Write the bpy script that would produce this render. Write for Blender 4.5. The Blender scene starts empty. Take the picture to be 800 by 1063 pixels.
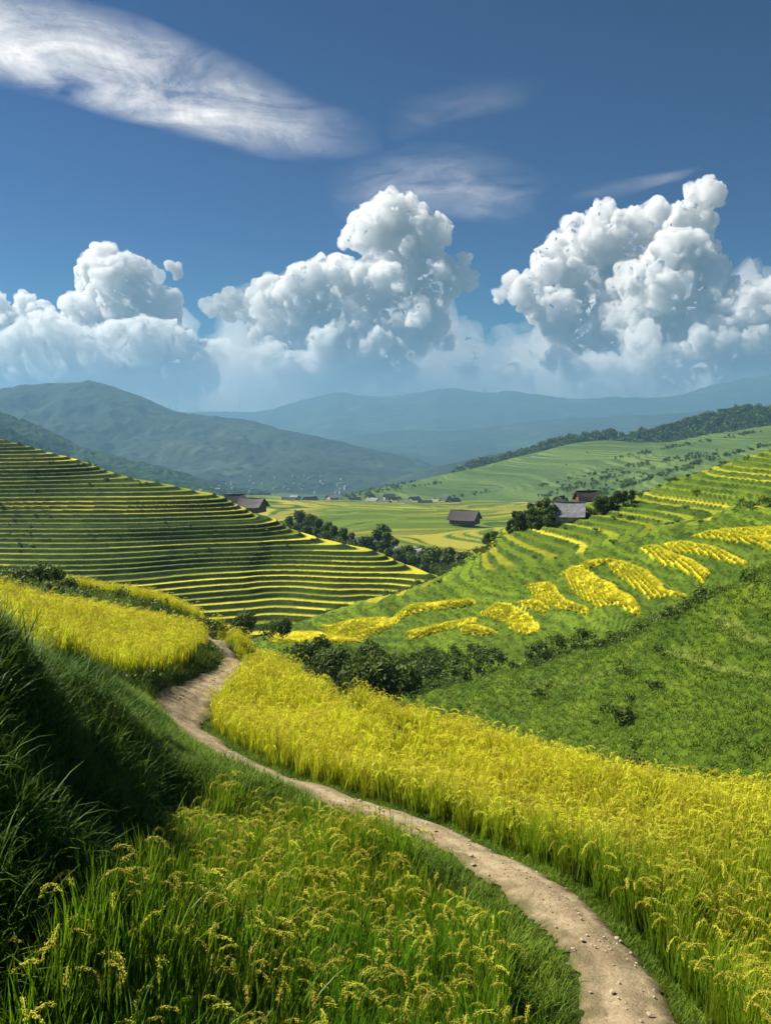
import bpy, math, numpy as np
from mathutils import Vector
sc = bpy.context.scene
COL = sc.collection
F = 920.0
TH = math.atan((531.5 - 440) / F)
RNG = np.random.default_rng(11)
SKIP = set()

# ------------------------------------------------------------------ projection helpers (photo pixel + distance -> point)
def P(u, v, d):
    x = (u - 400) / F; w = -(v - 531.5) / F
    Y = math.cos(TH) + w * math.sin(TH); Z = -math.sin(TH) + w * math.cos(TH)
    s = d / Y
    return np.array((x * s, d, Z * s))

# ------------------------------------------------------------------ noise
def _h(ix, iy, iz, seed):
    h = (ix.astype(np.uint32) * np.uint32(374761393) + iy.astype(np.uint32) * np.uint32(668265263)
         + iz.astype(np.uint32) * np.uint32(2246822467) + np.uint32(seed * 974711 + 17))
    h = (h ^ (h >> np.uint32(13))) * np.uint32(1274126177)
    h = (h ^ (h >> np.uint32(16))) * np.uint32(2246822519)
    h ^= h >> np.uint32(15)
    return h.astype(np.float64) / 4294967295.0
def hash2(a, b, seed=0):
    a = np.asarray(a).astype(np.int64); b = np.asarray(b).astype(np.int64)
    return _h(a, b, np.zeros_like(a), seed)
_q = lambda t: t * t * t * (t * (t * 6 - 15) + 10)
def n3(x, y, z, seed=0):
    ix = np.floor(x).astype(np.int64); iy = np.floor(y).astype(np.int64); iz = np.floor(z).astype(np.int64)
    fx, fy, fz = _q(x - ix), _q(y - iy), _q(z - iz); r = 0
    for a in (0, 1):
        for b in (0, 1):
            for c in (0, 1):
                r = r + (fx if a else 1 - fx) * (fy if b else 1 - fy) * (fz if c else 1 - fz) * _h(ix + a, iy + b, iz + c, seed)
    return r * 2 - 1
def n2(x, y, seed=0):
    ix = np.floor(x).astype(np.int64); iy = np.floor(y).astype(np.int64)
    fx, fy = _q(x - ix), _q(y - iy); r = 0; zz = np.zeros_like(ix)
    for a in (0, 1):
        for b in (0, 1):
            r = r + (fx if a else 1 - fx) * (fy if b else 1 - fy) * _h(ix + a, iy + b, zz, seed)
    return r * 2 - 1
def fbm(x, y, seed=0, oct=4, gain=.5, lac=2.03):
    r = 0; a = 1; s = 0
    for k in range(oct):
        r = r + a * n2(x * lac ** k + 13.7 * k, y * lac ** k - 7.1 * k, seed + k); s += a; a *= gain
    return r / s
def sstep(a, b, x):
    t = np.clip((x - a) / (b - a), 0, 1); return t * t * (3 - 2 * t)

# ------------------------------------------------------------------ smooth surface through control points (thin-plate)
class TPS:
    def __init__(s, pts, eps=.7):
        s.e = eps
        p = np.array([P(*q[1:]) if q[0] == 'p' else np.array(q[1:], float) for q in pts])
        s.c = p[:, :2]; n = len(p); s.k = 30.0
        d = np.linalg.norm(s.c[:, None] - s.c[None], axis=2)
        A = np.zeros((n + 3, n + 3)); A[:n, :n] = s.ker(np.sqrt(d * d + eps * eps))
        A[:n, n] = 1; A[:n, n + 1:] = s.c / s.k; A[n, :n] = 1; A[n + 1:, :n] = s.c.T / s.k
        b = np.zeros(n + 3); b[:n] = p[:, 2]
        s.w = np.linalg.solve(A, b)
    def ker(s, d):
        d = d / s.k; return d          # linear (biharmonic-3D) kernel: no overshoot
    def __call__(s, x, y):
        x = np.asarray(x, float); y = np.asarray(y, float); sh = x.shape
        x = x.ravel(); y = y.ravel(); o = np.empty(len(x)); n = len(s.c)
        for i in range(0, len(x), 60000):
            a, b = x[i:i + 60000], y[i:i + 60000]
            d = np.sqrt((a[:, None] - s.c[:, 0]) ** 2 + (b[:, None] - s.c[:, 1]) ** 2 + s.e ** 2)
            o[i:i + 60000] = s.ker(d) @ s.w[:n] + s.w[n] + (a * s.w[n + 1] + b * s.w[n + 2]) / s.k
        return o.reshape(sh)
def hit(u, v, zf, d0, d1, n=500):
    ds = np.geomspace(d0, d1, n); r = P(u, v, 1.0)
    below = r[2] * ds < zf(r[0] * ds, ds)
    i = int(np.argmax(below)); 
    if not below.any(): i = n - 1
    return np.array((r[0] * ds[i], ds[i]))
def inpoly(x, y, poly):
    c = np.zeros(np.shape(x), bool); n = len(poly)
    for i in range(n):
        x1, y1 = poly[i][:2]; x2, y2 = poly[(i + 1) % n][:2]
        if y1 == y2: continue
        m = ((y1 > y) != (y2 > y)) & (x < (x2 - x1) * (y - y1) / (y2 - y1) + x1); c ^= m
    return c
def seg_dist(x, y, line):
    best = np.full(np.shape(x), 1e9); side = np.zeros(np.shape(x)); 
    for (x1, y1), (x2, y2) in zip(line[:-1], line[1:]):
        dx, dy = x2 - x1, y2 - y1; L = dx * dx + dy * dy + 1e-12
        t = np.clip(((x - x1) * dx + (y - y1) * dy) / L, 0, 1)
        d = np.hypot(x - x1 - t * dx, y - y1 - t * dy)
        s = dx * (y - y1) - dy * (x - x1)
        m = d < best; best = np.where(m, d, best); side = np.where(m, s, side)
    return best, side

# ------------------------------------------------------------------ mesh helpers
def tag(o, label=None, cat=None, group=None, kind=None):
    if label: o['label'] = label
    if cat: o['category'] = cat
    if group: o['group'] = group
    if kind: o['kind'] = kind
    return o
def mesh_np(name, V, Fc, mats, attrs=None, smooth=True, parent=None, midx=None, link=True):
    V = np.asarray(V, float); me = bpy.data.meshes.new(name)
    me.vertices.add(len(V)); me.vertices.foreach_set('co', V.ravel())
    if isinstance(Fc, np.ndarray):
        n, k = Fc.shape; idx = Fc.ravel(); starts = np.arange(0, n * k, k)
    else:
        idx = np.array([i for f in Fc for i in f]); ln = np.array([len(f) for f in Fc]); starts = np.concatenate(([0], np.cumsum(ln)[:-1])); n = len(Fc)
    me.loops.add(len(idx)); me.loops.foreach_set('vertex_index', idx.astype(np.int32))
    me.polygons.add(n); me.polygons.foreach_set('loop_start', starts.astype(np.int32))
    me.update(calc_edges=True)
    me.polygons.foreach_set('use_smooth', np.full(n, smooth))
    for m in (mats if isinstance(mats, (list, tuple)) else [mats]): me.materials.append(m)
    if midx is not None: me.polygons.foreach_set('material_index', np.asarray(midx, np.int32))
    for k, a in (attrs or {}).items():
        at = me.attributes.new(k, 'FLOAT', 'POINT'); at.data.foreach_set('value', np.asarray(a, float).ravel())
    me.validate()
    o = bpy.data.objects.new(name, me)
    if link: COL.objects.link(o)
    if parent: o.parent = parent
    return o
def grid(name, X, Y, Z, mat, attrs=None, keep=None):
    ny, nx = X.shape; i = np.arange(ny * nx).reshape(ny, nx)
    Fc = np.stack((i[:-1, :-1], i[:-1, 1:], i[1:, 1:], i[1:, :-1]), -1).reshape(-1, 4)
    V = np.stack((X, Y, Z), -1).reshape(-1, 3)
    if keep is not None:
        k = keep.ravel(); Fc = Fc[k[Fc].all(1)]
    return mesh_np(name, V, Fc, mat, attrs)
def empty(name, loc, rz=0):
    o = bpy.data.objects.new(name, None); COL.objects.link(o); o.location = loc; o.rotation_euler = (0, 0, rz); o.empty_display_size = .3
    return o
def copy_tree(o, parent=None):
    c = o.copy(); COL.objects.link(c); c.parent = parent
    for ch in list(o.children): copy_tree(ch, c)
    return c

# ------------------------------------------------------------------ materials
class NT:
    def __init__(s, name):
        s.m = bpy.data.materials.new(name); s.m.use_nodes = True; s.t = s.m.node_tree; s.t.nodes.clear()
        s.out = s.n('OutputMaterial')
    def n(s, t, **k):
        o = s.t.nodes.new('ShaderNode' + t)
        for a, b in k.items(): setattr(o, a, b)
        return o
    def put(s, sock, v):
        if hasattr(v, 'is_output') or isinstance(v, bpy.types.NodeSocket): s.t.links.new(v, sock)
        elif isinstance(v, (tuple, list)) and len(v) == 3 and sock.type == 'RGBA': sock.default_value = (*v, 1)
        else: sock.default_value = v
    def attr(s, name, inst=False):
        a = s.n('Attribute', attribute_name=name); a.attribute_type = 'INSTANCER' if inst else 'GEOMETRY'; return a.outputs['Fac']
    def coord(s, kind='Object'):
        if kind == 'World': return s.n('NewGeometry').outputs['Position']
        return s.n('TexCoord').outputs[kind]
    def noise(s, scale, detail=4, rough=.55, vec=None, stretch=None, dist=0):
        v = vec or s.coord('World')
        if stretch:
            m = s.n('Mapping'); s.put(m.inputs['Vector'], v); m.inputs['Scale'].default_value = stretch; v = m.outputs[0]
        t = s.n('TexNoise'); s.put(t.inputs['Vector'], v); t.inputs['Scale'].default_value = scale; t.inputs['Detail'].default_value = detail
        t.inputs['Roughness'].default_value = rough; t.inputs['Distortion'].default_value = dist; return t.outputs['Fac']
    def ramp(s, fac, stops, interp='LINEAR'):
        r = s.n('ValToRGB'); s.put(r.inputs[0], fac); e = r.color_ramp.elements; r.color_ramp.interpolation = interp
        while len(e) < len(stops): e.new(.5)
        for x, (p, c) in zip(e, stops):
            x.position = p; x.color = (*c, 1) if isinstance(c, (tuple, list)) else (c, c, c, 1)
        return r.outputs[0]
    def mix(s, f, a, b, mode='MIX'):
        m = s.n('Mix', data_type='RGBA', blend_type=mode); s.put(m.inputs[0], f); s.put(m.inputs[6], a); s.put(m.inputs[7], b); return m.outputs[2]
    def math(s, op, a, b=0.0, clamp=False):
        m = s.n('Math', operation=op, use_clamp=clamp); s.put(m.inputs[0], a); s.put(m.inputs[1], b); return m.outputs[0]
    def bsdf(s, col, rough=.8, spec=.25, bump=None, bs=.3, bd=.1, trans=0, tcol=None):
        p = s.n('BsdfPrincipled'); s.put(p.inputs['Base Color'], col); s.put(p.inputs['Roughness'], rough); p.inputs['Specular IOR Level'].default_value = spec
        if bump is not None:
            b = s.n('Bump'); b.inputs['Strength'].default_value = bs; b.inputs['Distance'].default_value = bd; s.put(b.inputs['Height'], bump); s.put(p.inputs['Normal'], b.outputs[0])
        r = p.outputs[0]
        if trans:
            t = s.n('BsdfTranslucent'); s.put(t.inputs[0], tcol if tcol is not None else col)
            m = s.n('MixShader'); m.inputs[0].default_value = trans; s.t.links.new(r, m.inputs[1]); s.t.links.new(t.outputs[0], m.inputs[2]); r = m.outputs[0]
        s.t.links.new(r, s.out.inputs['Surface']); return s.m

def m_leafy(name, low, high, low2=None, high2=None, pan=None, trans=.4, rough=.5, spec=.3):
    """blade material: attribute t = height along blade (0..1), k = 1 on panicles; instancer rip = ripeness, plus painted dimness in the front rice, rnd = random"""
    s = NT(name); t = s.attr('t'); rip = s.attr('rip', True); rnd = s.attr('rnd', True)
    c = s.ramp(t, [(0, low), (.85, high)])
    if high2: c = s.mix(rip, c, s.ramp(t, [(0, low2), (.8, high2)]))
    if pan:
        pc = s.mix(rip, pan[0], pan[1]); c = s.mix(s.attr('k'), c, pc)
    h = s.n('HueSaturation'); s.put(h.inputs['Color'], c)
    s.put(h.inputs['Value'], s.math('ADD', s.math('MULTIPLY', rnd, .5), .75)); s.put(h.inputs['Hue'], s.math('ADD', s.math('MULTIPLY', rnd, .03), .485))
    return s.bsdf(h.outputs[0], rough, spec, trans=trans)
M = {}
M['rice'] = m_leafy('rice_leaf', (.020, .050, .006), (.12, .255, .008), (.07, .14, .010), (.66, .66, .025), ((.62, .60, .07), (.86, .80, .07)), .45)  # dark blade feet paint in the shade deep between the stems
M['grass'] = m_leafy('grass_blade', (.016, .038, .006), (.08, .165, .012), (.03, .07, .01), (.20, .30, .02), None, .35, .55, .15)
def m_ground():
    s = NT('near_ground'); n = s.noise(3, 6); n1 = s.noise(25, 4)
    c = s.ramp(n, [(.3, (.018, .038, .008)), (.7, (.045, .075, .016))]); c = s.mix(s.math('MULTIPLY', s.noise(1.3, 3), .5), c, (.07, .055, .03))
    return s.bsdf(c, .95, .1, n1, .6, .05)
M['ground'] = m_ground()
def m_path():
    s = NT('trodden_earth'); n = s.noise(2.2, 6, .6); n1 = s.noise(14, 6, .65); n2_ = s.noise(70, 3, .6)
    v = s.n('TexVoronoi', feature='DISTANCE_TO_EDGE'); s.put(v.inputs['Vector'], s.coord('World')); v.inputs['Scale'].default_value = 5.0
    c = s.ramp(n, [(.3, (.26, .20, .115)), (.55, (.40, .315, .19)), (.75, (.52, .43, .28))])
    c = s.mix(s.ramp(n1, [(.5, 0.0), (.72, .6)]), c, (.22, .155, .09)); c = s.mix(s.ramp(s.noise(.8, 5, .6), [(.48, 0.0), (.7, .5)]), c, (.24, .175, .10))
    c = s.mix(s.ramp(n2_, [(.6, 0.0), (.75, .5)]), c, (.62, .55, .45))
    c = s.mix(s.ramp(s.attr('edge'), [(.5, 0.0), (1, .75)]), c, (.09, .085, .03))
    h = s.math('ADD', s.math('MULTIPLY', n1, .6), s.math('ADD', s.math('MULTIPLY', n2_, .25), s.math('MULTIPLY', s.math('MINIMUM', v.outputs[0], .04), .8)))
    return s.bsdf(c, .95, .1, h, .9, .06)
M['path'] = m_path()
def m_terrace(name, tread_g, tread_y, riser, riser2, sc_=1.0, ys=(.45, .75)):
    """attributes: tr = 1 on the flat of a terrace, plot = random per plot, rip = ripeness"""
    s = NT(name); fine = s.noise(2.2 / sc_, 5, .7); med = s.noise(.25 / sc_, 4)
    f = s.ramp(s.attr('rip'), [(ys[0], 0.0), (ys[1], 1.0)])
    t = s.mix(f, tread_g, tread_y); hv = s.n('HueSaturation'); s.put(hv.inputs['Color'], t)
    s.put(hv.inputs['Value'], s.math('ADD', s.math('MULTIPLY', s.attr('plot'), .55), .7)); t = hv.outputs[0]
    r = s.mix(s.ramp(med, [(.4, 0.0), (.6, 1.0)]), riser, riser2)
    c = s.mix(s.attr('tr'), r, t); hv = s.n('HueSaturation'); s.put(hv.inputs['Color'], c)
    s.put(hv.inputs['Value'], s.ramp(fine, [(.25, .55), (.75, 1.4)])); c = hv.outputs[0]
    return s.bsdf(c, .9, .1, fine, .8, .22 * sc_)
M['terr_left'] = m_terrace('terraces_left', (.17, .215, .012), (.48, .44, .03), (.016, .036, .006), (.034, .062, .008))
M['terr_right'] = m_terrace('terraces_right', (.13, .195, .012), (.60, .51, .03), (.030, .062, .008), (.064, .108, .010))
M['valley'] = m_terrace('valley_fields', (.11, .17, .02), (.28, .27, .035), (.04, .08, .014), (.06, .12, .02), 1.6)
M['terr_mid'] = m_terrace('terraces_far', (.085, .14, .04), (.12, .17, .045), (.060, .11, .032), (.045, .085, .025), 4.0)
def m_forest(name, a, b, c2, sc_):
    s = NT(name); n = s.noise(sc_, 6, .62); n1 = s.noise(sc_ * 7, 5, .6)
    c = s.ramp(n, [(.35, a), (.55, b), (.75, c2)]); return s.bsdf(c, .95, .05, n1, 1.0, 9.0 if sc_ < .01 else 1.5)
M['mount'] = m_forest('mountain_forest', (.018, .032, .024), (.032, .052, .034), (.085, .115, .065), .0032)
M['mount_near'] = m_forest('ridge_forest', (.014, .034, .014), (.022, .05, .018), (.06, .10, .03), .004)
M['plain'] = m_forest('valley_plain', (.05, .09, .04), (.09, .13, .06), (.16, .17, .11), .006)
def m_simple(name, a, b, sc_, rough=.85, spec=.2, bd=.02):
    s = NT(name); n = s.noise(sc_, 5, .6); return s.bsdf(s.ramp(n, [(.3, a), (.7, b)]), rough, spec, n, .5, bd)
M['bark'] = m_simple('bark', (.06, .045, .03), (.13, .10, .07), 6)
M['tile_dark'] = m_simple('dark_tile', (.030, .026, .028), (.065, .055, .055), 3, .6)
M['tile_grey'] = m_simple('grey_tile', (.13, .135, .15), (.24, .245, .27), 2, .6, .2)
M['wood_wall'] = m_simple('timber_wall', (.10, .045, .025), (.19, .085, .045), 2.5)
M['plaster'] = m_simple('plaster', (.38, .35, .30), (.52, .49, .44), 1.2)
M['glass'] = m_simple('dark_pane', (.02, .022, .025), (.03, .035, .04), 1, .2, .5)
M['stone'] = m_simple('stone', (.26, .21, .14), (.50, .42, .31), 9)
M['leaf'] = m_leafy('tree_leaf', (.036, .070, .010), (.11, .17, .018), None, None, None, .3, .5, .3)
def m_crown(name, a, b, c2):
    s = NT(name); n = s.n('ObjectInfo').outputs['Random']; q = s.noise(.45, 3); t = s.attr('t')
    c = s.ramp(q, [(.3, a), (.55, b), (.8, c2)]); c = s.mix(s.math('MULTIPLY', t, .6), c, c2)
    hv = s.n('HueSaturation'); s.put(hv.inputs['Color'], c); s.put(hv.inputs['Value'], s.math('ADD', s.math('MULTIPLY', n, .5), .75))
    return s.bsdf(hv.outputs[0], .6, .2, trans=.3)
M['crown'] = m_crown('tree_crown', (.026, .052, .010), (.055, .095, .014), (.12, .17, .022))

# ------------------------------------------------------------------ clump prototypes (for scattered vegetation)
class Clump:
    def __init__(s): s.v = []; s.f = []; s.t = []; s.k = []
    def blade(s, base, az, L, lean, curve, w, seg=5, k=0, droop=0, t0=0):
        b = len(s.v); px, py, pz = base; ang = lean; st = L / seg; ca, sa = math.cos(az), math.sin(az)
        sx, sy = -sa, ca
        for i in range(seg + 1):
            f = i / seg; ww = w * (1 - f ** 2.2) * (.55 + .45 * min(1, f * 4)) * .5
            if i == seg: ww = w * .04
            s.v += [(px - sx * ww, py - sy * ww, pz), (px + sx * ww, py + sy * ww, pz)]
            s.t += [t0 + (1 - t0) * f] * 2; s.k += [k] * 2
            ang += curve / seg * (.4 + 1.2 * f)
            px += math.sin(ang) * ca * st; py += math.sin(ang) * sa * st; pz += math.cos(ang) * st
        for i in range(seg): s.f.append((b + 2 * i, b + 2 * i + 1, b + 2 * i + 3, b + 2 * i + 2))
    def grain(s, c, d, L, w):
        d = np.array(d, float); d /= np.linalg.norm(d) + 1e-9; e = np.cross(d, (.3, .5, .8)); e /= np.linalg.norm(e); g = np.cross(d, e); b = len(s.v); c = np.array(c)
        pts = [c - d * L / 2, c + d * L / 2, c + e * w, c - e * w * .5 + g * w * .87, c - e * w * .5 - g * w * .87]
        s.v += [tuple(p) for p in pts]; s.t += [1] * 5; s.k += [1] * 5
        s.f += [(b, b + 2, b + 3), (b, b + 3, b + 4), (b, b + 4, b + 2), (b + 1, b + 3, b + 2), (b + 1, b + 4, b + 3), (b + 1, b + 2, b + 4)]
    def panicle(s, base, az, H, L, rng, ng=34, gs=.013):
        ca, sa = math.cos(az), math.sin(az); px, py, pz = base; ang = .08; n1 = 5
        pts = []
        for i in range(n1): pts.append((px, py, pz, ang)); px += math.sin(ang) * ca * H / n1; py += math.sin(ang) * sa * H / n1; pz += math.cos(ang) * H / n1; ang += .04
        n2_ = 9; bend = rng.uniform(1.5, 2.7)
        for i in range(n2_ + 1):
            pts.append((px, py, pz, ang)); ang += bend / n2_ * (1.3 - .5 * i / n2_); st = L / n2_
            px += math.sin(ang) * ca * st; py += math.sin(ang) * sa * st; pz += math.cos(ang) * st
        b = len(s.v); w = .0028
        for i, (x, y, z, a) in enumerate(pts):
            s.v += [(x + sa * w, y - ca * w, z), (x - sa * w, y + ca * w, z)]; s.t += [min(1, .2 + i / 14)] * 2; s.k += [1 if i > n1 else .3] * 2
        for i in range(len(pts) - 1): s.f.append((b + 2 * i, b + 2 * i + 1, b + 2 * i + 3, b + 2 * i + 2))
        P2 = pts[n1 + 1:]
        for g in range(ng):
            f = rng.uniform(.05, 1) * (len(P2) - 1); i = min(int(f), len(P2) - 2); q = f - i
            c = np.array(P2[i][:3]) * (1 - q) + np.array(P2[i + 1][:3]) * q; d = np.array(P2[i + 1][:3]) - np.array(P2[i][:3])
            r = .0085 * (1.25 - .6 * f / len(P2)) * gs / .013; c = c + rng.normal(size=3) * r * (1, 1, .8) + np.array((0, 0, -.008 * gs / .013))
            s.grain(c, d + rng.normal(size=3) * .006, gs * 1.5, gs * .34)
    def make(s, name, mat):
        return mesh_np(name, s.v, s.f, mat, {'t': s.t, 'k': s.k}, link=False)
def rice_clump(seed, nb, npn, H, w, spread, gs=.013, ng=34, seg=5):
    rng = np.random.default_rng(seed); c = Clump()
    for i in range(nb):
        a = rng.uniform(0, 6.28); r = spread * rng.uniform(0, 1) ** .5
        c.blade((r * math.cos(a), r * math.sin(a), -.05), rng.uniform(0, 6.28), H * rng.uniform(.65, 1.05), rng.uniform(.0, .14), rng.uniform(.05, .5) * (2.6 if rng.random() < .12 else 1), w * rng.uniform(.7, 1.2), seg)
    for i in range(npn):
        a = rng.uniform(0, 6.28); r = spread * rng.uniform(0, 1) ** .5
        c.panicle((r * math.cos(a), r * math.sin(a), 0), rng.normal(.4, 1.3), H * rng.uniform(.72, .92), H * rng.uniform(.26, .38), rng, ng, gs)
    return c.make('rice_clump', M['rice'])
def grass_clump(seed, nb, H, w, spread, droop=1.6, mat='grass', seg=5):
    rng = np.random.default_rng(seed); c = Clump()
    for i in range(nb):
        a = rng.uniform(0, 6.28); r = spread * rng.uniform(0, 1) ** .5
        c.blade((r * math.cos(a), r * math.sin(a), -.04), rng.uniform(0, 6.28), H * rng.uniform(.35, 1.1), rng.uniform(.05, .6), rng.uniform(.3, droop), w * rng.uniform(.6, 1.2), seg)
    return c.make('grass_tuft', M[mat])
def leaf_ball(seed, n, R, H, size, name='bush_leaves', mat='leaf', lumps=9, link=False):
    rng = np.random.default_rng(seed); V = []; Fc = []; T = []
    L = [(rng.normal(0, R * .45), rng.normal(0, R * .45), H * rng.uniform(.25, .75), R * rng.uniform(.35, .6)) for _ in range(lumps)]
    for i in range(n):
        lx, ly, lz, lr = L[rng.integers(len(L))]; d = rng.normal(size=3); d /= np.linalg.norm(d); q = lr * rng.uniform(.55, 1.05)
        c = np.array((lx, ly, lz)) + d * q * (1, 1, H / R * .6); 
        if c[2] < -.1: c[2] = abs(c[2])
        nn = d + rng.normal(size=3) * .7; nn /= np.linalg.norm(nn); e = np.cross(nn, rng.normal(size=3)); e /= np.linalg.norm(e); g = np.cross(nn, e); b = len(V); z = size * rng.uniform(.6, 1.3)
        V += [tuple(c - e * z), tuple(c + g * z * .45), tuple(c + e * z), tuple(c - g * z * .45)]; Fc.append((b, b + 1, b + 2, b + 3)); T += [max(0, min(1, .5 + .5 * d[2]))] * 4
    return mesh_np(name, V, Fc, M[mat], {'t': T, 'k': [0] * len(V)}, link=link, smooth=False)

def scatter(name, pts, rot, scl, idx, rip, rnd, protos, mesh_mat=None):
    """one stuff object: points that carry copies of the prototype clumps"""
    n = len(pts); me = bpy.data.meshes.new(name); me.vertices.add(n); me.vertices.foreach_set('co', np.asarray(pts, float).ravel())
    for k, a, ty in (('rot', rot, 'FLOAT_VECTOR'), ('scl', scl, 'FLOAT_VECTOR'), ('idx', idx, 'INT'), ('rip', rip, 'FLOAT'), ('rnd', rnd, 'FLOAT')):
        at = me.attributes.new(k, ty, 'POINT'); at.data.foreach_set('vector' if ty == 'FLOAT_VECTOR' else 'value', np.asarray(a, np.int32 if ty == 'INT' else float).ravel())
    ob = bpy.data.objects.new(name, me); COL.objects.link(ob)
    pc = bpy.data.collections.new(name + '_kinds')
    for i, p in enumerate(protos): p.name = 'kind_%02d' % i + p.name; pc.objects.link(p)
    g = bpy.data.node_groups.new(name, 'GeometryNodeTree'); g.interface.new_socket('Geometry', in_out='INPUT', socket_type='NodeSocketGeometry'); g.interface.new_socket('Geometry', in_out='OUTPUT', socket_type='NodeSocketGeometry')
    N = g.nodes; gi = N.new('NodeGroupInput'); go = N.new('NodeGroupOutput'); ip = N.new('GeometryNodeInstanceOnPoints'); ci = N.new('GeometryNodeCollectionInfo')
    ci.inputs['Collection'].default_value = pc; ci.inputs['Separate Children'].default_value = True; ci.inputs['Reset Children'].default_value = True
    ip.inputs['Pick Instance'].default_value = True; Lk = g.links.new
    def na(nm, ty):
        a = N.new('GeometryNodeInputNamedAttribute'); a.data_type = ty; a.inputs['Name'].default_value = nm; return a.outputs['Attribute']
    Lk(gi.outputs[0], ip.inputs['Points']); Lk(ci.outputs[0], ip.inputs['Instance']); Lk(na('idx', 'INT'), ip.inputs['Instance Index'])
    Lk(na('rot', 'FLOAT_VECTOR'), ip.inputs['Rotation']); Lk(na('scl', 'FLOAT_VECTOR'), ip.inputs['Scale']); Lk(ip.outputs[0], go.inputs[0])
    m = ob.modifiers.new('scatter', 'NODES'); m.node_group = g
    return ob
def jitter_grid(x0, x1, y0, y1, s, rng):
    X, Y = np.meshgrid(np.arange(x0, x1, s), np.arange(y0, y1, s)); X = X + rng.uniform(-.42, .42, X.shape) * s; Y = Y + rng.uniform(-.42, .42, Y.shape) * s
    return X.ravel(), Y.ravel()
def rsi(n, rng, np_, smin=.8, smax=1.2, tilt=.08):
    rot = np.stack((rng.normal(0, tilt, n), rng.normal(0, tilt, n), rng.uniform(0, 6.28, n)), 1); s = rng.uniform(smin, smax, n); scl = np.stack((s, s, s * rng.uniform(.9, 1.1, n)), 1)
    return rot, scl, rng.integers(0, np_, n), rng.uniform(0, 1, n)
def view_cull(x, y, z, ml=1.10, near=0):
    """keeps what stands inside or a little outside the picture (a margin for a step to the side)"""
    return (np.abs(x) < (y + 4) * .4348 * ml + 2.5) & (y > near)

# ================================================================== NEAR GROUND
PATH = [(668, 1120, 8.0, .98), (655, 1060, 9.0, .95), (640, 1000, 10.3, .92), (622, 975, 11, .9), (596, 950, 11.7, .9), (567, 925, 12.5, .9), (527, 900, 13.5, .9), (488, 876, 14.7, .9), (440, 853, 16, .9),
        (375, 833, 17.2, .9), (319, 814, 18.4, .9), (274, 799, 19.6, .95), (236, 781, 21.2, 1.0), (206, 763, 23, 1.1), (187, 745, 25, 1.2), (192, 728, 27.5, 1.25), (214, 712, 30.5, 1.15), (238, 698, 33.5, 1.1), (249, 686, 36, 1.05), (241, 675, 39.5, 1.0), (228, 667, 43, .9), (216, 660, 47, .9), (206, 654, 51, .9)]
PW = np.array([P(u, v, d) for u, v, d, w in PATH]); PWD = np.array([w for *_, w in PATH])
def smooth_line(p, n=600):
    t = np.linspace(0, len(p) - 1, n); i = np.clip(t.astype(int), 0, len(p) - 2); f = (t - i)[:, None]
    g = lambda k: p[np.clip(i + k, 0, len(p) - 1)]
    a, b, c, d = g(-1), g(0), g(1), g(2)
    return .5 * ((2 * b) + (-a + c) * f + (2 * a - 5 * b + 4 * c - d) * f ** 2 + (-a + 3 * b - 3 * c + d) * f ** 3)
PL = smooth_line(np.column_stack((PW, PWD)), 900)      # x,y,z,width
G = [('p', u, v, d) for u, v, d, w in PATH]
def top(u, v, d, h): q = P(u, v, d); return ('w', q[0], q[1], q[2] - h)
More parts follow.
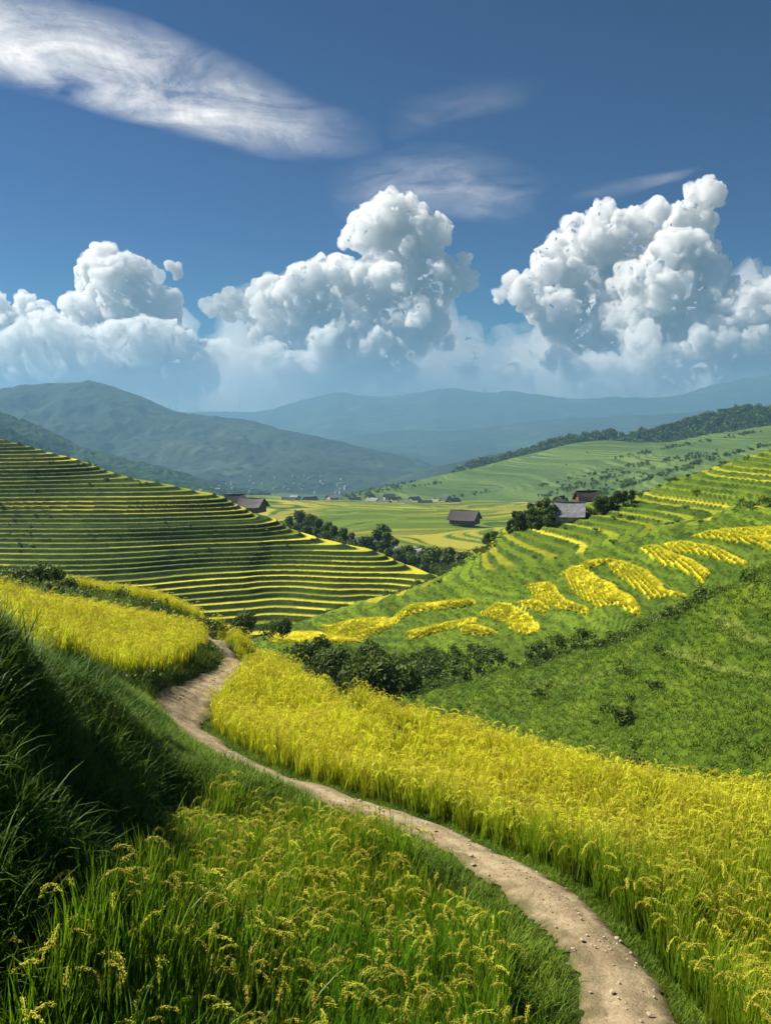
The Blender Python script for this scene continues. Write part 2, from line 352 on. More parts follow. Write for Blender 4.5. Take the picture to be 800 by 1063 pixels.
G += [('w', PW[0][0] + .3, 4, -5.9), ('w', 4, -8, -5.5), ('w', -3, -8, -4), ('w', 12, 0, -6.2),
      # left grassy bank
      ('p', 0, 700, 10.5), ('p', 0, 800, 8.6), ('p', 0, 900, 7.6), ('p', 0, 1000, 6.9), top(0, 628, 12.5, .5), top(50, 668, 15.5, .5), top(95, 705, 19, .45), ('p', 100, 800, 13.5), ('p', 100, 900, 10), ('p', 60, 740, 14),
      ('w', -9, 9, -3.0), ('w', -14, 14, -4.2), ('w', -9, 2, -3.2), ('w', -16, 25, -5.6), ('p', 150, 760, 20), ('p', 180, 820, 15.5), ('p', 140, 860, 12.5), ('p', 150, 940, 9.8), ('w', -3.2, 6, -4.9), ('w', -2.2, 5, -5.5),
      # rice left of the path
      top(300, 1063, 7.6, .9), top(500, 1063, 7.8, .9), top(300, 950, 10, .9), top(450, 930, 11.2, .9), top(300, 860, 13.7, .85), top(230, 840, 15, .85),
      # field left of the path, on its own terrace
      ('p', 112, 706, 25), ('p', 160, 704, 28.5), ('p', 196, 694, 32.5), ('p', 214, 680, 38), ('p', 207, 668, 42),
      top(60, 650, 21, .8), top(0, 616, 22, .8), top(100, 627, 42, .8), top(190, 648, 45, .8), top(40, 620, 36, .8), ('w', -16, 34, -6.5),
      top(85, 612, 58, .7), top(200, 636, 58, .7), top(150, 620, 62, .7),
      # mound far left
      top(0, 590, 48, .8), top(50, 600, 50, .8), top(-60, 585, 46, .5), ('w', -32, 40, -6), ('w', -32, 60, -9),
      # right field: rice tops along the crest
      top(240, 660, 52, .8), top(262, 667, 45, .8), top(330, 698, 34, .85), top(380, 716, 30, .85), top(430, 734, 27, .85), top(500, 753, 24.5, .85), top(560, 769, 22.8, .85), top(620, 786, 21, .85), top(680, 800, 20, .85), top(740, 808, 19.3, .85), top(800, 813, 18.8, .85), top(900, 822, 18.5, .85), top(1050, 835, 18, .85),
      top(300, 735, 27, .9), top(420, 790, 20.5, .9), top(560, 840, 17, .9), top(700, 870, 15, .9), top(800, 880, 14.3, .9), top(800, 1000, 10.8, .9), top(950, 1000, 10.5, .9),
      # drop beyond the crests
      ('w', 7, 24, -12.8), ('w', 12, 25, -13.5), ('w', 3.5, 28, -13.3), ('w', 0, 33, -15), ('w', -4, 41, -17), ('w', -8, 52, -19), ('w', 20, 24, -14), ('w', 30, 20, -15), ('w', 8, 36, -21), ('w', 0, 45, -22), ('w', -7, 66, -24), ('w', -15, 76, -22), ('w', -26, 80, -22), ('w', -40, 80, -20),
      ('w', 16, 40, -23), ('w', 30, 34, -22), ('w', -12, 100, -38), ('w', 0, 80, -36), ('w', 20, 60, -34), ('w', 40, 50, -32), ('w', -45, 110, -38), ('w', 30, 100, -45), ('w', -45, 5, -2), ('w', -45, 40, -6), ('w', 45, 0, -9)]
GS = TPS(G)
pl2 = PL[::6, :2]
def ground_z(x, y):
    z = GS(x, y) + .10 * fbm(x * .6, y * .6, 5, 3)
    return z
gx = np.concatenate((np.arange(-46, -16, .5), np.arange(-16, 16, .17), np.arange(16, 46, .5))); gy = np.concatenate((np.arange(-9, 4, .5), np.arange(4, 34, .17), np.arange(34, 64, .3), np.arange(64, 118, .8)))
X, Y = np.meshgrid(gx, gy); Z = ground_z(X, Y)
D, SD = seg_dist(X, Y, pl2)
wloc = .5
Z = Z + .05 * n2(X * 2.3, Y * 2.3, 9) * sstep(.6, 1.2, D) - .10 * (1 - sstep(.78, 1.05, D))
ground_near = tag(grid('grassy_hillside', X, Y, Z, M['ground']), kind='structure')
from bisect import bisect_left
def gz(x, y):    # bilinear lookup on the built grid
    ix = np.clip(np.searchsorted(gx, x) - 1, 0, len(gx) - 2); iy = np.clip(np.searchsorted(gy, y) - 1, 0, len(gy) - 2)
    fx = np.clip((x - gx[ix]) / (gx[ix + 1] - gx[ix]), 0, 1); fy = np.clip((y - gy[iy]) / (gy[iy + 1] - gy[iy]), 0, 1)
    return (Z0[iy, ix] * (1 - fx) + Z0[iy, ix + 1] * fx) * (1 - fy) + (Z0[iy + 1, ix] * (1 - fx) + Z0[iy + 1, ix + 1] * fx) * fy
Z0 = Z

# path ribbon
T = np.gradient(PL[:, :2], axis=0); T /= np.linalg.norm(T, axis=1)[:, None]; Nn = np.stack((T[:, 1], -T[:, 0]), 1)   # to the right
m_ = 23; s_ = np.linspace(-1, 1, m_)
sub = np.linspace(0, len(PL) - 1, 2600); ii = np.clip(sub.astype(int), 0, len(PL) - 2); ff = (sub - ii)[:, None]
Q = PL[ii] * (1 - ff) + PL[ii + 1] * ff; NQ = Nn[ii] * (1 - ff) + Nn[ii + 1] * ff
wob = 1 + .14 * n2(np.arange(2600) * .02, np.zeros(2600), 3) + .08 * n2(np.arange(2600) * .09, np.zeros(2600), 4)
HW = (Q[:, 3] * .5 * wob)[:, None] * s_[None] * (1.2 + .05 * fbm(Q[:, :1] * 1.6 + 9 * np.sign(s_[None]), Q[:, 1:2] * 1.6, 44, 3))
PX = Q[:, :1] + NQ[:, :1] * HW; PY = Q[:, 1:2] + NQ[:, 1:2] * HW
PZ = gz(PX, PY) + .072 - .018 * np.exp(-((np.abs(s_[None]) - .42) / .2) ** 2) - .04 * np.abs(s_[None]) ** 6 + .014 * fbm(PX * 3, PY * 3, 21, 4) + .010 * np.abs(fbm(PX * 14, PY * 14, 31, 2))
tag(grid('footpath', PX, PY, PZ, M['path'], {'edge': np.clip(np.abs(np.broadcast_to(s_[None], PX.shape)) + .25 * n2(PX * 5, PY * 5, 8), 0, 1)}), kind='structure')

# ---------------- region masks in world XY
def G_(u, v, d0=4, d1=80): return hit(u, v, lambda a, b: GS(a, b), d0, d1)
LO = lambda y: float(np.interp(y, [8, 10, 12.5, 14.5], [.75, 1.0, 1.35, 1.25]))
right_edge = [(q[0] + n[0] * (q[3] * .5 + .42), q[1] + n[1] * (q[3] * .5 + .42)) for q, n in zip(PL[::20], Nn[::20])]
left_edge = [(q[0] - n[0] * (q[3] * .5 + LO(q[1])), q[1] - n[1] * (q[3] * .5 + LO(q[1]))) for q, n in zip(PL[::20], Nn[::20])]
crest = [tuple(P(u, v, d)[:2]) for u, v, d in ((215, 652, 58), (262, 667, 46.5), (330, 698, 35.5), (380, 716, 31.5), (430, 734, 28.5), (500, 753, 26), (560, 769, 24.3), (620, 786, 22.6), (680, 800, 21.4), (740, 808, 20.6), (800, 813, 20), (900, 822, 19.6), (1200, 840, 19))]
RIGHT = [p for p in right_edge if p[1] < 47] + crest + [(20, 0), (6, 2)]
bund = [tuple(P(u, v, d)[:2]) for u, v, d in ((300, 690, 36), (335, 712, 31.5), (385, 742, 26.5), (430, 762, 23.8))]
FRONT = [p for p in left_edge if p[1] < 15.0] + [tuple(G_(235, 835)), tuple(G_(215, 870)), tuple(G_(190, 905)), tuple(G_(140, 950)), tuple(G_(80, 1000)), (-2.9, 6.4), (-2.6, 2), (3.2, 2)]
LEFTF = [tuple(P(u, v, d)[:2]) for u, v, d in ((112, 706, 25.3), (160, 704, 28.8), (196, 694, 32.8), (214, 680, 38.3), (207, 668, 43), (190, 655, 46), (100, 640, 43), (40, 630, 37), (-60, 620, 30), (-60, 640, 20), (30, 655, 18.5), (75, 690, 21.5))]
STRIP = [tuple(P(u, v, d)[:2]) for u, v, d in ((70, 625, 52), (130, 630, 53), (205, 645, 52), (214, 645, 60), (150, 625, 66), (85, 615, 64), (60, 615, 58))]
def near_fields():
    rng = np.random.default_rng(5); prA = [rice_clump(i, 25, [1, 1, 0, 1, 1, 2][i], .92, .026, .12, .0165, 70) for i in range(6)]; 
    prB = [rice_clump(20 + i, 20, [2, 3, 2, 4, 3][i], .88, .030, .16, .019, 30, 4) for i in range(5)]
    # front field
    x, y = jitter_grid(-4, 6, 3, 16, .17, rng); k = inpoly(x, y, FRONT); x, y = x[k], y[k]; k = view_cull(x, y, 0); x, y = x[k], y[k]
    z = gz(x, y); n = len(x); rot, scl, idx, rnd = rsi(n, rng, 6); rip = np.clip(.05 + .2 * fbm(x * .5, y * .5, 2, 3) + (y - 8) * .012, 0, 1); scl *= (1 + .10 * fbm(x * .8, y * .8, 4, 2))[:, None]  # low ripeness: greener plants, with the foreground dimness put into their colour
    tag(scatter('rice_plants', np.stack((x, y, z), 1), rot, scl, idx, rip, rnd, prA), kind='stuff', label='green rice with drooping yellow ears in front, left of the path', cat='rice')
    # right field
    x, y = jitter_grid(-14, 16, 3, 60, .185, rng); k = inpoly(x, y, RIGHT); x, y = x[k], y[k]; k = view_cull(x, y, 0); x, y = x[k], y[k]
    d, _ = seg_dist(x, y, bund); k = (d > .55); x, y, d = x[k], y[k], d[k]
    far = sstep(14, 24, y); k = rng.uniform(0, 1, len(x)) > far * .25; x, y = x[k], y[k]; n = len(x); z = gz(x, y)
    ed, _ = seg_dist(x, y, right_edge)
    rot, scl, idx, rnd = rsi(n, rng, 6); rip = np.clip((.22 + .78 * sstep(11.5, 22, y)) + .18 * fbm(x * .35, y * .35, 6, 3) + .06 - .2 * (1 - sstep(0, .8, ed)), 0, 1)
    idxB = rng.integers(0, 5, n) + 6; idx = np.where(y > 15, idxB, idx)
    tag(scatter('rice_plants', np.stack((x, y, z), 1), rot, scl, idx, rip, rnd, [p.copy() for p in prA] + prB), kind='stuff', label='tall yellow rice field sweeping right of the path', cat='rice')
    # left field + strip behind
    x, y = jitter_grid(-34, 0, 14, 70, .23, rng); k = inpoly(x, y, LEFTF); k2 = inpoly(x, y, STRIP)
    for kk, lab in ((k, 'bright yellow rice field left of the path bend'), (k2, 'narrow yellow rice strip behind the left field')):
        a, b = x[kk], y[kk]; q = view_cull(a, b, 0); a, b = a[q], b[q]; n = len(a); rot, scl, idx, rnd = rsi(n, rng, 5); rip = np.clip(.92 + .15 * fbm(a * .4, b * .4, 7, 3), 0, 1)
        scl = scl * 1.05
        tag(scatter('rice_plants', np.stack((a, b, gz(a, b)), 1), rot, scl, idx, rip, rnd, [p.copy() for p in prB]), kind='stuff', label=lab, cat='rice')
    # grass: bank, verges, slopes
    grA = [grass_clump(50 + i, 26, .55, .016, .14, 2.0) for i in range(5)]; grB = [grass_clump(60 + i, 24, .16, .008, .10, 1.2, seg=3) for i in range(4)]
    grC = [grass_clump(70 + i, 24, .7, .024, .2, 2.2) for i in range(3)]
    fields = lambda x, y: inpoly(x, y, RIGHT) | inpoly(x, y, FRONT) | inpoly(x, y, LEFTF) | inpoly(x, y, STRIP)
    x, y = jitter_grid(-14, -1, 3, 27, .125, rng); dp, sd = seg_dist(x, y, pl2)
    k = ~fields(x, y) & (sd > 0) & (dp > .85) & view_cull(x, y, 0); x, y, dp = x[k], y[k], dp[k]
    n = len(x); rot, scl, idx, rnd = rsi(n, rng, 5, .65, 1.25, .18); hm = (.35 + .65 * sstep(.8, 2.6, dp)) * (.8 + .75 * fbm(x * .9, y * .9, 12, 3)); scl *= hm[:, None]
    idx = np.where((rng.uniform(0, 1, n) < .22) & (dp > 2), 5 + rng.integers(0, 3, n), idx); rip = np.clip(.25 + .8 * fbm(x * .5, y * .5, 15, 3), 0, 1)
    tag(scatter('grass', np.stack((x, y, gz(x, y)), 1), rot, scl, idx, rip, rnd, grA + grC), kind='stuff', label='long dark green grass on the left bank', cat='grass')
    # verges (short)
    x, y = jitter_grid(-16, 9, 5, 50, .085, rng); dp, sd = seg_dist(x, y, pl2); w = np.interp(y, PL[:, 1], PL[:, 3]) * .5
    e = dp - w; k = (e > -.13 + .22 * n2(x * 2.2, y * 2.2, 8) - .22 * (rng.uniform(0, 1, len(x)) < .12)) & (e < 1.3) & (rng.uniform(0, 1, len(x)) < np.where(y > 25, .4, 1)) & view_cull(x, y, 0); x, y, e = x[k], y[k], e[k]
    n = len(x); rot, scl, idx, rnd = rsi(n, rng, 4, .7, 1.3, .15); scl *= (.75 + sstep(-.05, .6, e) * 1.2)[:, None]; rip = np.clip(.75 + .8 * fbm(x * 1.2, y * 1.2, 16, 3), 0, 1)
    tag(scatter('grass', np.stack((x, y, gz(x, y)), 1), rot, scl, idx, rip, rnd, grB), kind='stuff', label='short green grass lining both edges of the path', cat='grass')
    # slopes beyond / between
    grD = [leaf_ball(80 + i, 130, .5, .5, .07) for i in range(3)]
    x, y = jitter_grid(-34, 30, 18, 100, .42, rng); dp, sd = seg_dist(x, y, pl2); k = ~fields(x, y) & (dp > 1.1) & ~((sd > 0) & (y < 25)) & view_cull(x, y, 0); x, y = x[k], y[k]
    n = len(x); rot, scl, idx, rnd = rsi(n, rng, 5, .9, 1.6, .15); rb = rng.uniform(0, 1, n) < .12 ; idx = np.where(rb, 5 + rng.integers(0, 3, n), idx); 
    rip = np.clip(.8 + .6 * fbm(x * .2, y * .2, 17, 3), 0, 1)
    dm = (x < -12) & (y > 40) ; 
    tag(scatter('grass', np.stack((x, y, gz(x, y)), 1), rot, scl, idx, rip, rnd, [p.copy() for p in grA] + grD), kind='stuff', label='rough green grass and weeds on the near slopes', cat='grass')
    # pebbles on the path
    rng2 = np.random.default_rng(9); st = []
    for i in range(4):
        bpy.ops.mesh.primitive_ico_sphere_add(subdivisions=2, radius=1); o = bpy.context.object; me = o.data; COL.objects.unlink(o)
        n = len(me.vertices); C = np.empty(n * 3); me.vertices.foreach_get('co', C); C = C.reshape(-1, 3); C *= (1 + .25 * n3(C[:, 0] * 1.3 + i * 7, C[:, 1] * 1.3, C[:, 2] * 1.3, i))[:, None]; C[:, 2] *= .5; me.vertices.foreach_set('co', C.ravel()); me.materials.append(M['stone']); st.append(o)
    k = rng2.integers(0, len(PL), 420); s = rng2.normal(0, .28, 420).clip(-.5, .5) * PL[k, 3]; x = PL[k, 0] + Nn[k, 0] * s; y = PL[k, 1] + Nn[k, 1] * s; n = 420
    rot, scl, idx, rnd = rsi(n, rng2, 4, .008, .03); scl *= .75 * (1 + 1.2 * (rng2.uniform(0, 1, n) < .08))[:, None]
    tag(scatter('pebbles', np.stack((x, y, gz(x, y) + .085), 1), rot, scl, idx, rnd, rnd, st), kind='stuff', label='small stones strewn along the footpath', cat='pebbles')
near_fields()

# ================================================================== TERRACED HILLS
def terraces(X, Y, H, step, seed, lip=.18, warp=.5, wl=.03, plant=.0, plotlen=.02, hf=.25, brk=0):
    W = H + step * warp * fbm(X * wl, Y * wl, seed, 3) + step * hf * n2(X * wl * 5, Y * wl * 5, seed + 9)
    if brk:
        cx = X * .022 + .6 * n2(X * .03, Y * .05, seed + 40) + .35 * Y * .022; i0 = np.floor(cx); g = sstep(.93, 1.0, cx - i0)
        W = W + step * brk * (hash2(i0, i0 * 0, seed + 41) * (1 - g) + hash2(i0 + 1, i0 * 0, seed + 41) * g)
    W = W + step * .75 * n2(W / (step * 2.1), W * 0 + .5, seed + 50)
    k = np.floor(W / step); f = W / step - k
    up = sstep(1 - lip, 1.0, f)
    tr = 1 - sstep(1 - lip * 1.25, 1 - lip * .7, f)
    # plots along the contour
    a = X * plotlen + .5 * n2(X * .01, Y * .01, seed + 3) + 7.3 * hash2(k, k * 0, seed); pc = np.floor(a * (1 + .0 * k)); 
    plot = hash2(k, pc, seed + 5); rp = hash2(k, pc, seed + 6)
    off = (H - W)
    Zt = (k + up) * step + off * 0 + .12 * step * (plot - .5) * tr
    return Zt, tr, plot, rp
def hill_grid(x0, x1, y0, y1, s): return np.meshgrid(np.arange(x0, x1, s), np.arange(y0, y1, s))

# ---- left terraced hill
LHS = TPS([('p', -80, 440, 232), ('p', 0, 463, 225), ('p', 50, 477, 222), ('p', 100, 497, 219), ('p', 150, 505, 216), ('p', 200, 515, 212), ('p', 250, 531, 208), ('p', 300, 553, 203), ('p', 350, 567, 197), ('p', 400, 581, 190), ('p', 440, 597, 184), ('p', 464, 608, 179),
           ('p', 380, 634, 170), ('p', 300, 651, 165), ('p', 240, 655, 162), ('p', 100, 665, 158), ('p', -100, 670, 155), ('p', 0, 560, 190), ('p', 200, 585, 187), ('p', 100, 620, 170), ('p', -100, 540, 195), ('p', 300, 605, 184), ('p', 400, 612, 179), 
           ('w', -100, 262, -14), ('w', -50, 255, -30), ('w', -20, 245, -42), ('w', 10, 225, -50), ('w', 25, 200, -50), ('w', 22, 170, -46), ('w', 0, 140, -46), ('w', -60, 130, -46), ('w', -120, 130, -44), ('w', -160, 180, -24), ('w', -160, 240, 0), ('w', -160, 300, -30), ('w', -60, 300, -60), ('w', 30, 260, -60)], 9)
X, Y = np.meshgrid(np.arange(-150, 34, .36), np.arange(128, 262, .22)); H = LHS(X, Y) + .5 * fbm(X * .02, Y * .02, 3, 3)
Zt, tr, plot, rp = terraces(X, Y, H, .84, 41, .46, 1.3, .011, plotlen=.03, hf=.05, brk=.9)
rip = np.clip(.12 + .6 * rp + .42 * sstep(-22, -36, H) + .75 * fbm(X * .018, H * .22, 77, 3), 0, 1)
tag(grid('terraced_hill_left', X, Y, Zt + .04 * fbm(X * .9, Y * .9, 8, 2), M['terr_left'], {'tr': tr, 'plot': plot, 'rip': rip}), kind='structure')
LHX, LHY, LHZ, LHT = X, Y, Zt, tr

# ---- right hill, far side of the gully, with the yellow paddies
_lu = [285, 360, 430, 520, 620, 700, 750, 800, 900]; _lv = [672, 692, 708, 692, 657, 624, 602, 575, 530]; _ld = [112, 104, 96, 90, 85, 81, 79, 77, 74]
_hu = [285, 336, 400, 480, 540, 600, 650, 700, 750, 800, 900]; _hv = [655, 644, 634, 614, 601, 584, 573, 557, 547, 542, 504]; _hd = [122, 118, 114, 108, 105, 101, 98, 93, 90, 86, 82]
face = []
for u in range(285, 901, 41):
    v0, d0, v1, d1 = np.interp(u, _lu, _lv), np.interp(u, _lu, _ld), np.interp(u, _hu, _hv), np.interp(u, _hu, _hd)
    for f in (0, .25, .5, .75, 1.0): face.append(('p', u, v0 + (v1 - v0) * f, d0 + (d1 - d0) * f))
RBS = TPS(face + [
           ('p', 860, 440, 140), ('p', 800, 466, 143), ('p', 750, 482, 147), ('p', 700, 501, 150), ('p', 650, 521, 150), ('p', 615, 537, 148), ('p', 570, 543, 150), ('p', 543, 544, 150), ('p', 520, 556, 146), ('p', 498, 573, 141), ('p', 470, 592, 135), ('p', 445, 608, 128), ('p', 650, 550, 115), ('p', 750, 525, 113), ('p', 800, 505, 110), ('p', 580, 575, 112), ('p', 720, 540, 108),
           ('w', 10, 150, -38), ('w', 15, 170, -44), ('w', -22, 128, -34), ('w', -30, 110, -34), ('w', 10, 85, -36), ('w', -8, 98, -36), ('w', 25, 72, -30), ('w', 40, 62, -26), ('w', 30, 195, -46), ('w', 30, 262, -56), ('w', 60, 200, -34), ('w', 95, 200, -20), ('w', 60, 262, -50), ('w', 95, 262, -36), ('w', 130, 262, -26), ('w', 130, 140, 6), ('w', 120, 100, 0), ('w', 100, 60, -4)], 1.5)
X, Y = np.meshgrid(np.arange(-22, 135, .28), np.concatenate((np.arange(62, 124, .24), np.arange(124, 262, .5)))); H = RBS(X, Y) + .5 * fbm(X * .04, Y * .04, 13, 3)
Zt, tr, plot, rp = terraces(X, Y, H, .62, 51, .40, 1.4, .014, plotlen=.035, hf=.05, brk=.8)
r_ = np.stack((X, Y, H), -1); sy = np.zeros_like(X)
up_ = sstep(1.5, 6, Y - np.interp(400 + 925 * X / Y, _hu, _hd) + 1.5 * fbm(X * .05, Y * .05, 60, 2))   # above: regular terraces; below: paddies between rough banks
Zr = H + .9 * fbm(X * .12, Y * .12, 61, 4) + .35 * np.abs(fbm(X * .5, Y * .5, 62, 3))
# yellow paddies: outlines seen in the photograph, laid on the hillside as level shelves
PAD = [[(800, 548), (752, 548), (748, 551), (770, 556), (800, 562)],
       [(722, 556), (745, 553), (790, 562), (800, 566), (800, 572), (770, 568)],
       [(690, 563), (712, 560), (750, 576), (772, 582), (768, 590), (735, 583), (705, 574)],
       [(668, 570), (688, 566), (706, 580), (735, 595), (728, 606), (705, 597), (684, 586)],
       [(628, 585), (645, 582), (672, 595), (690, 612), (712, 617), (710, 624), (672, 620), (650, 606)],
       [(583, 597), (605, 594), (640, 612), (664, 632), (660, 641), (620, 634), (600, 616)],
       [(549, 609), (572, 605), (590, 622), (608, 636), (602, 642), (575, 630), (556, 622)],
       [(600, 592), (618, 585), (640, 580), (630, 588), (612, 596)],
       [(503, 632), (520, 626), (540, 636), (560, 650), (552, 658), (525, 648), (508, 642)],
       [(535, 627), (556, 625), (573, 635), (560, 640), (540, 634)],
       [(522, 648), (545, 652), (560, 657), (548, 662), (528, 657)],
       [(425, 662), (455, 652), (480, 642), (495, 638), (492, 648), (460, 658), (430, 670)],
       [(400, 640), (430, 632), (488, 617), (490, 624), (450, 636), (410, 647)],
       [(336, 650), (375, 645), (400, 641), (402, 652), (372, 664), (350, 663)],
       [(285, 664), (335, 657), (350, 664), (372, 667), (360, 672), (310, 672), (285, 670)],
       [(480, 655), (500, 652), (515, 660), (498, 664), (482, 662)]]
padmask = np.zeros(X.shape); padnear = np.zeros(X.shape); padid = np.full(X.shape, -1)
um = .45 + .55 * up_; Zp = Zr * (1 - um) + Zt * um
for i, pg in enumerate(PAD):
    mu, mv = sum(p[0] for p in pg) / len(pg), sum(p[1] for p in pg) / len(pg); pg = [(mu + (p[0] - mu) * 1.12, mv + (p[1] - mv) * 1.14) for p in pg]
    w = [hit(u, v, RBS, 60, 240, 900) for u, v in pg]; w = [tuple(q) for q in w]
    cx = sum(q[0] for q in w) / len(w); cy = sum(q[1] for q in w) / len(w)
    bx = np.array(w); sel = (X > bx[:, 0].min() - 4) & (X < bx[:, 0].max() + 4) & (Y > bx[:, 1].min() - 4) & (Y < bx[:, 1].max() + 4)
    xs, ys = X[sel], Y[sel]; wx = xs + .3 * n2(xs * .3, ys * .3, 5); wy = ys + .4 * n2(xs * .3, ys * .3, 6)
    ins = inpoly(wx, wy, w); dist, _ = seg_dist(wx, wy, w + [w[0]])
    a = np.where(ins, 1.0, np.exp(-(dist / 1.5) ** 2)); sel_n = padnear[sel]; padnear[sel] = np.maximum(sel_n, np.exp(-(dist / 3) ** 2) + ins)
    # level: follow the hillside softly (plane through the outline, half tilted)
    A = np.column_stack((bx, np.ones(len(bx)))); zz = RBS(bx[:, 0], bx[:, 1]); co = np.linalg.lstsq(A, zz, rcond=None)[0]
    lev = .65 * (co[0] * (xs - cx) + co[1] * (ys - cy)) + co[0] * cx + co[1] * cy + co[2]
    cur = Zp[sel]; cur = cur * (1 - a) + (lev + .2) * a + np.where(ins, .5 * sstep(0, .6, dist), 0); Zp[sel] = cur
    pm = padmask[sel]; pm = np.maximum(pm, np.where(ins, sstep(0.0, .25, dist), 0)); padmask[sel] = pm; pi = padid[sel]; pi[ins] = i; padid[sel] = pi
ripR = np.clip(.26 + .42 * rp + .2 * fbm(X * .02, Y * .02, 70, 2), 0, 1) * up_
gr = 1 - up_
trR = tr * up_ * (1 - padmask) + padmask + gr * (1 - padmask) * (.1 + .55 * tr + .4 * fbm(X * .1, Y * .1, 71, 3))
ripR = np.where(padmask > .3, 1.0, ripR); plR = np.where(padmask > .3, .6 + .25 * hash2(padid, padid * 0, 3), plot)
tag(grid('terraced_hill_right', X, Y, Zp + .12 * fbm(X * 1.1, Y * 1.1, 8, 2) + .04 * padmask * n2(X * 3, Y * 3, 4), M['terr_right'], {'tr': np.clip(trR, 0, 1), 'plot': plR, 'rip': ripR}), kind='structure')
RBT = trR; RBX, RBY, RBZ, RBP, RBN = X, Y, Zp, padmask, padnear
def lut(gX, gY, gZ, x, y):
    ix = np.clip(np.searchsorted(gX[0], x), 0, gX.shape[1] - 1); iy = np.clip(np.searchsorted(gY[:, 0], y), 0, gX.shape[0] - 1)
    return gZ[iy, ix]

# ---- near right slope, this side of the gully
RNS = TPS([('p', 430, 722, 84), ('p', 500, 740, 72), ('p', 520, 700, 80), ('p', 600, 690, 70), ('p', 620, 672, 74), ('p', 700, 642, 66), ('p', 750, 612, 62), ('p', 795, 588, 60), ('p', 860, 560, 57), ('p', 640, 740, 55), ('p', 560, 760, 60), ('p', 600, 790, 48), ('p', 700, 700, 56), ('p', 800, 640, 55), ('p', 800, 700, 48), ('p', 700, 800, 41), ('p', 800, 800, 37.5), ('p', 900, 700, 45), ('p', 720, 740, 49),
           ('w', 30, 28, -15.5), ('w', 20, 28, -19), ('w', 10, 33, -24), ('w', 4, 45, -29), ('w', 0, 62, -34), ('w', -4, 84, -38), ('w', 45, 30, -6), ('w', 60, 45, -1), ('w', 60, 62, -6), ('w', 40, 68, -17), ('w', 26, 80, -27), ('w', 8, 92, -35)], 1.0)
X, Y = hill_grid(-6, 52, 26, 94, .22); H = RNS(X, Y)
tracks = [[(690, 672), (720, 680), (760, 690), (800, 698)], [(540, 700), (560, 712), (600, 705), (660, 690)], [(740, 640), (770, 652), (800, 660)]]
Zn = H + .55 * fbm(X * .16, Y * .16, 81, 4) + .3 * np.abs(fbm(X * .6, Y * .6, 82, 3)) - .25 * sstep(.35, .6, n2(X * .25 + Y * .12, Y * .05, 85))
td = np.full(X.shape, 9.0)
for tk in tracks:
    w = [tuple(hit(u, v, RNS, 30, 95, 700)) for u, v in tk]; d_, _ = seg_dist(X, Y, w); td = np.minimum(td, d_)
Zn -= .3 * (1 - sstep(.2, .9, td))
def m_slope():
    s = NT('green_slope'); f = s.noise(2.6, 6, .7); q = s.noise(.22, 5, .6); l = s.noise(.6, 4)
    c = s.ramp(q, [(.32, (.048, .090, .008)), (.5, (.098, .162, .010)), (.68, (.165, .225, .015))])
    c = s.mix(s.ramp(l, [(.5, 0.0), (.7, .7)]), c, (.03, .07, .010)); c = s.mix(s.attr('tr'), c, (.20, .24, .05))
    hv = s.n('HueSaturation'); s.put(hv.inputs['Color'], c); s.put(hv.inputs['Value'], s.ramp(f, [(.25, .5), (.75, 1.45)])); return s.bsdf(hv.outputs[0], .9, .1, f, 1.0, .35)
M['slope'] = m_slope()
tag(grid('green_slope', X, Y, Zn, M['slope'], {'tr': .6 * (1 - sstep(.15, .5, td))}), kind='structure')
RNX, RNY, RNZ = X, Y, Zn

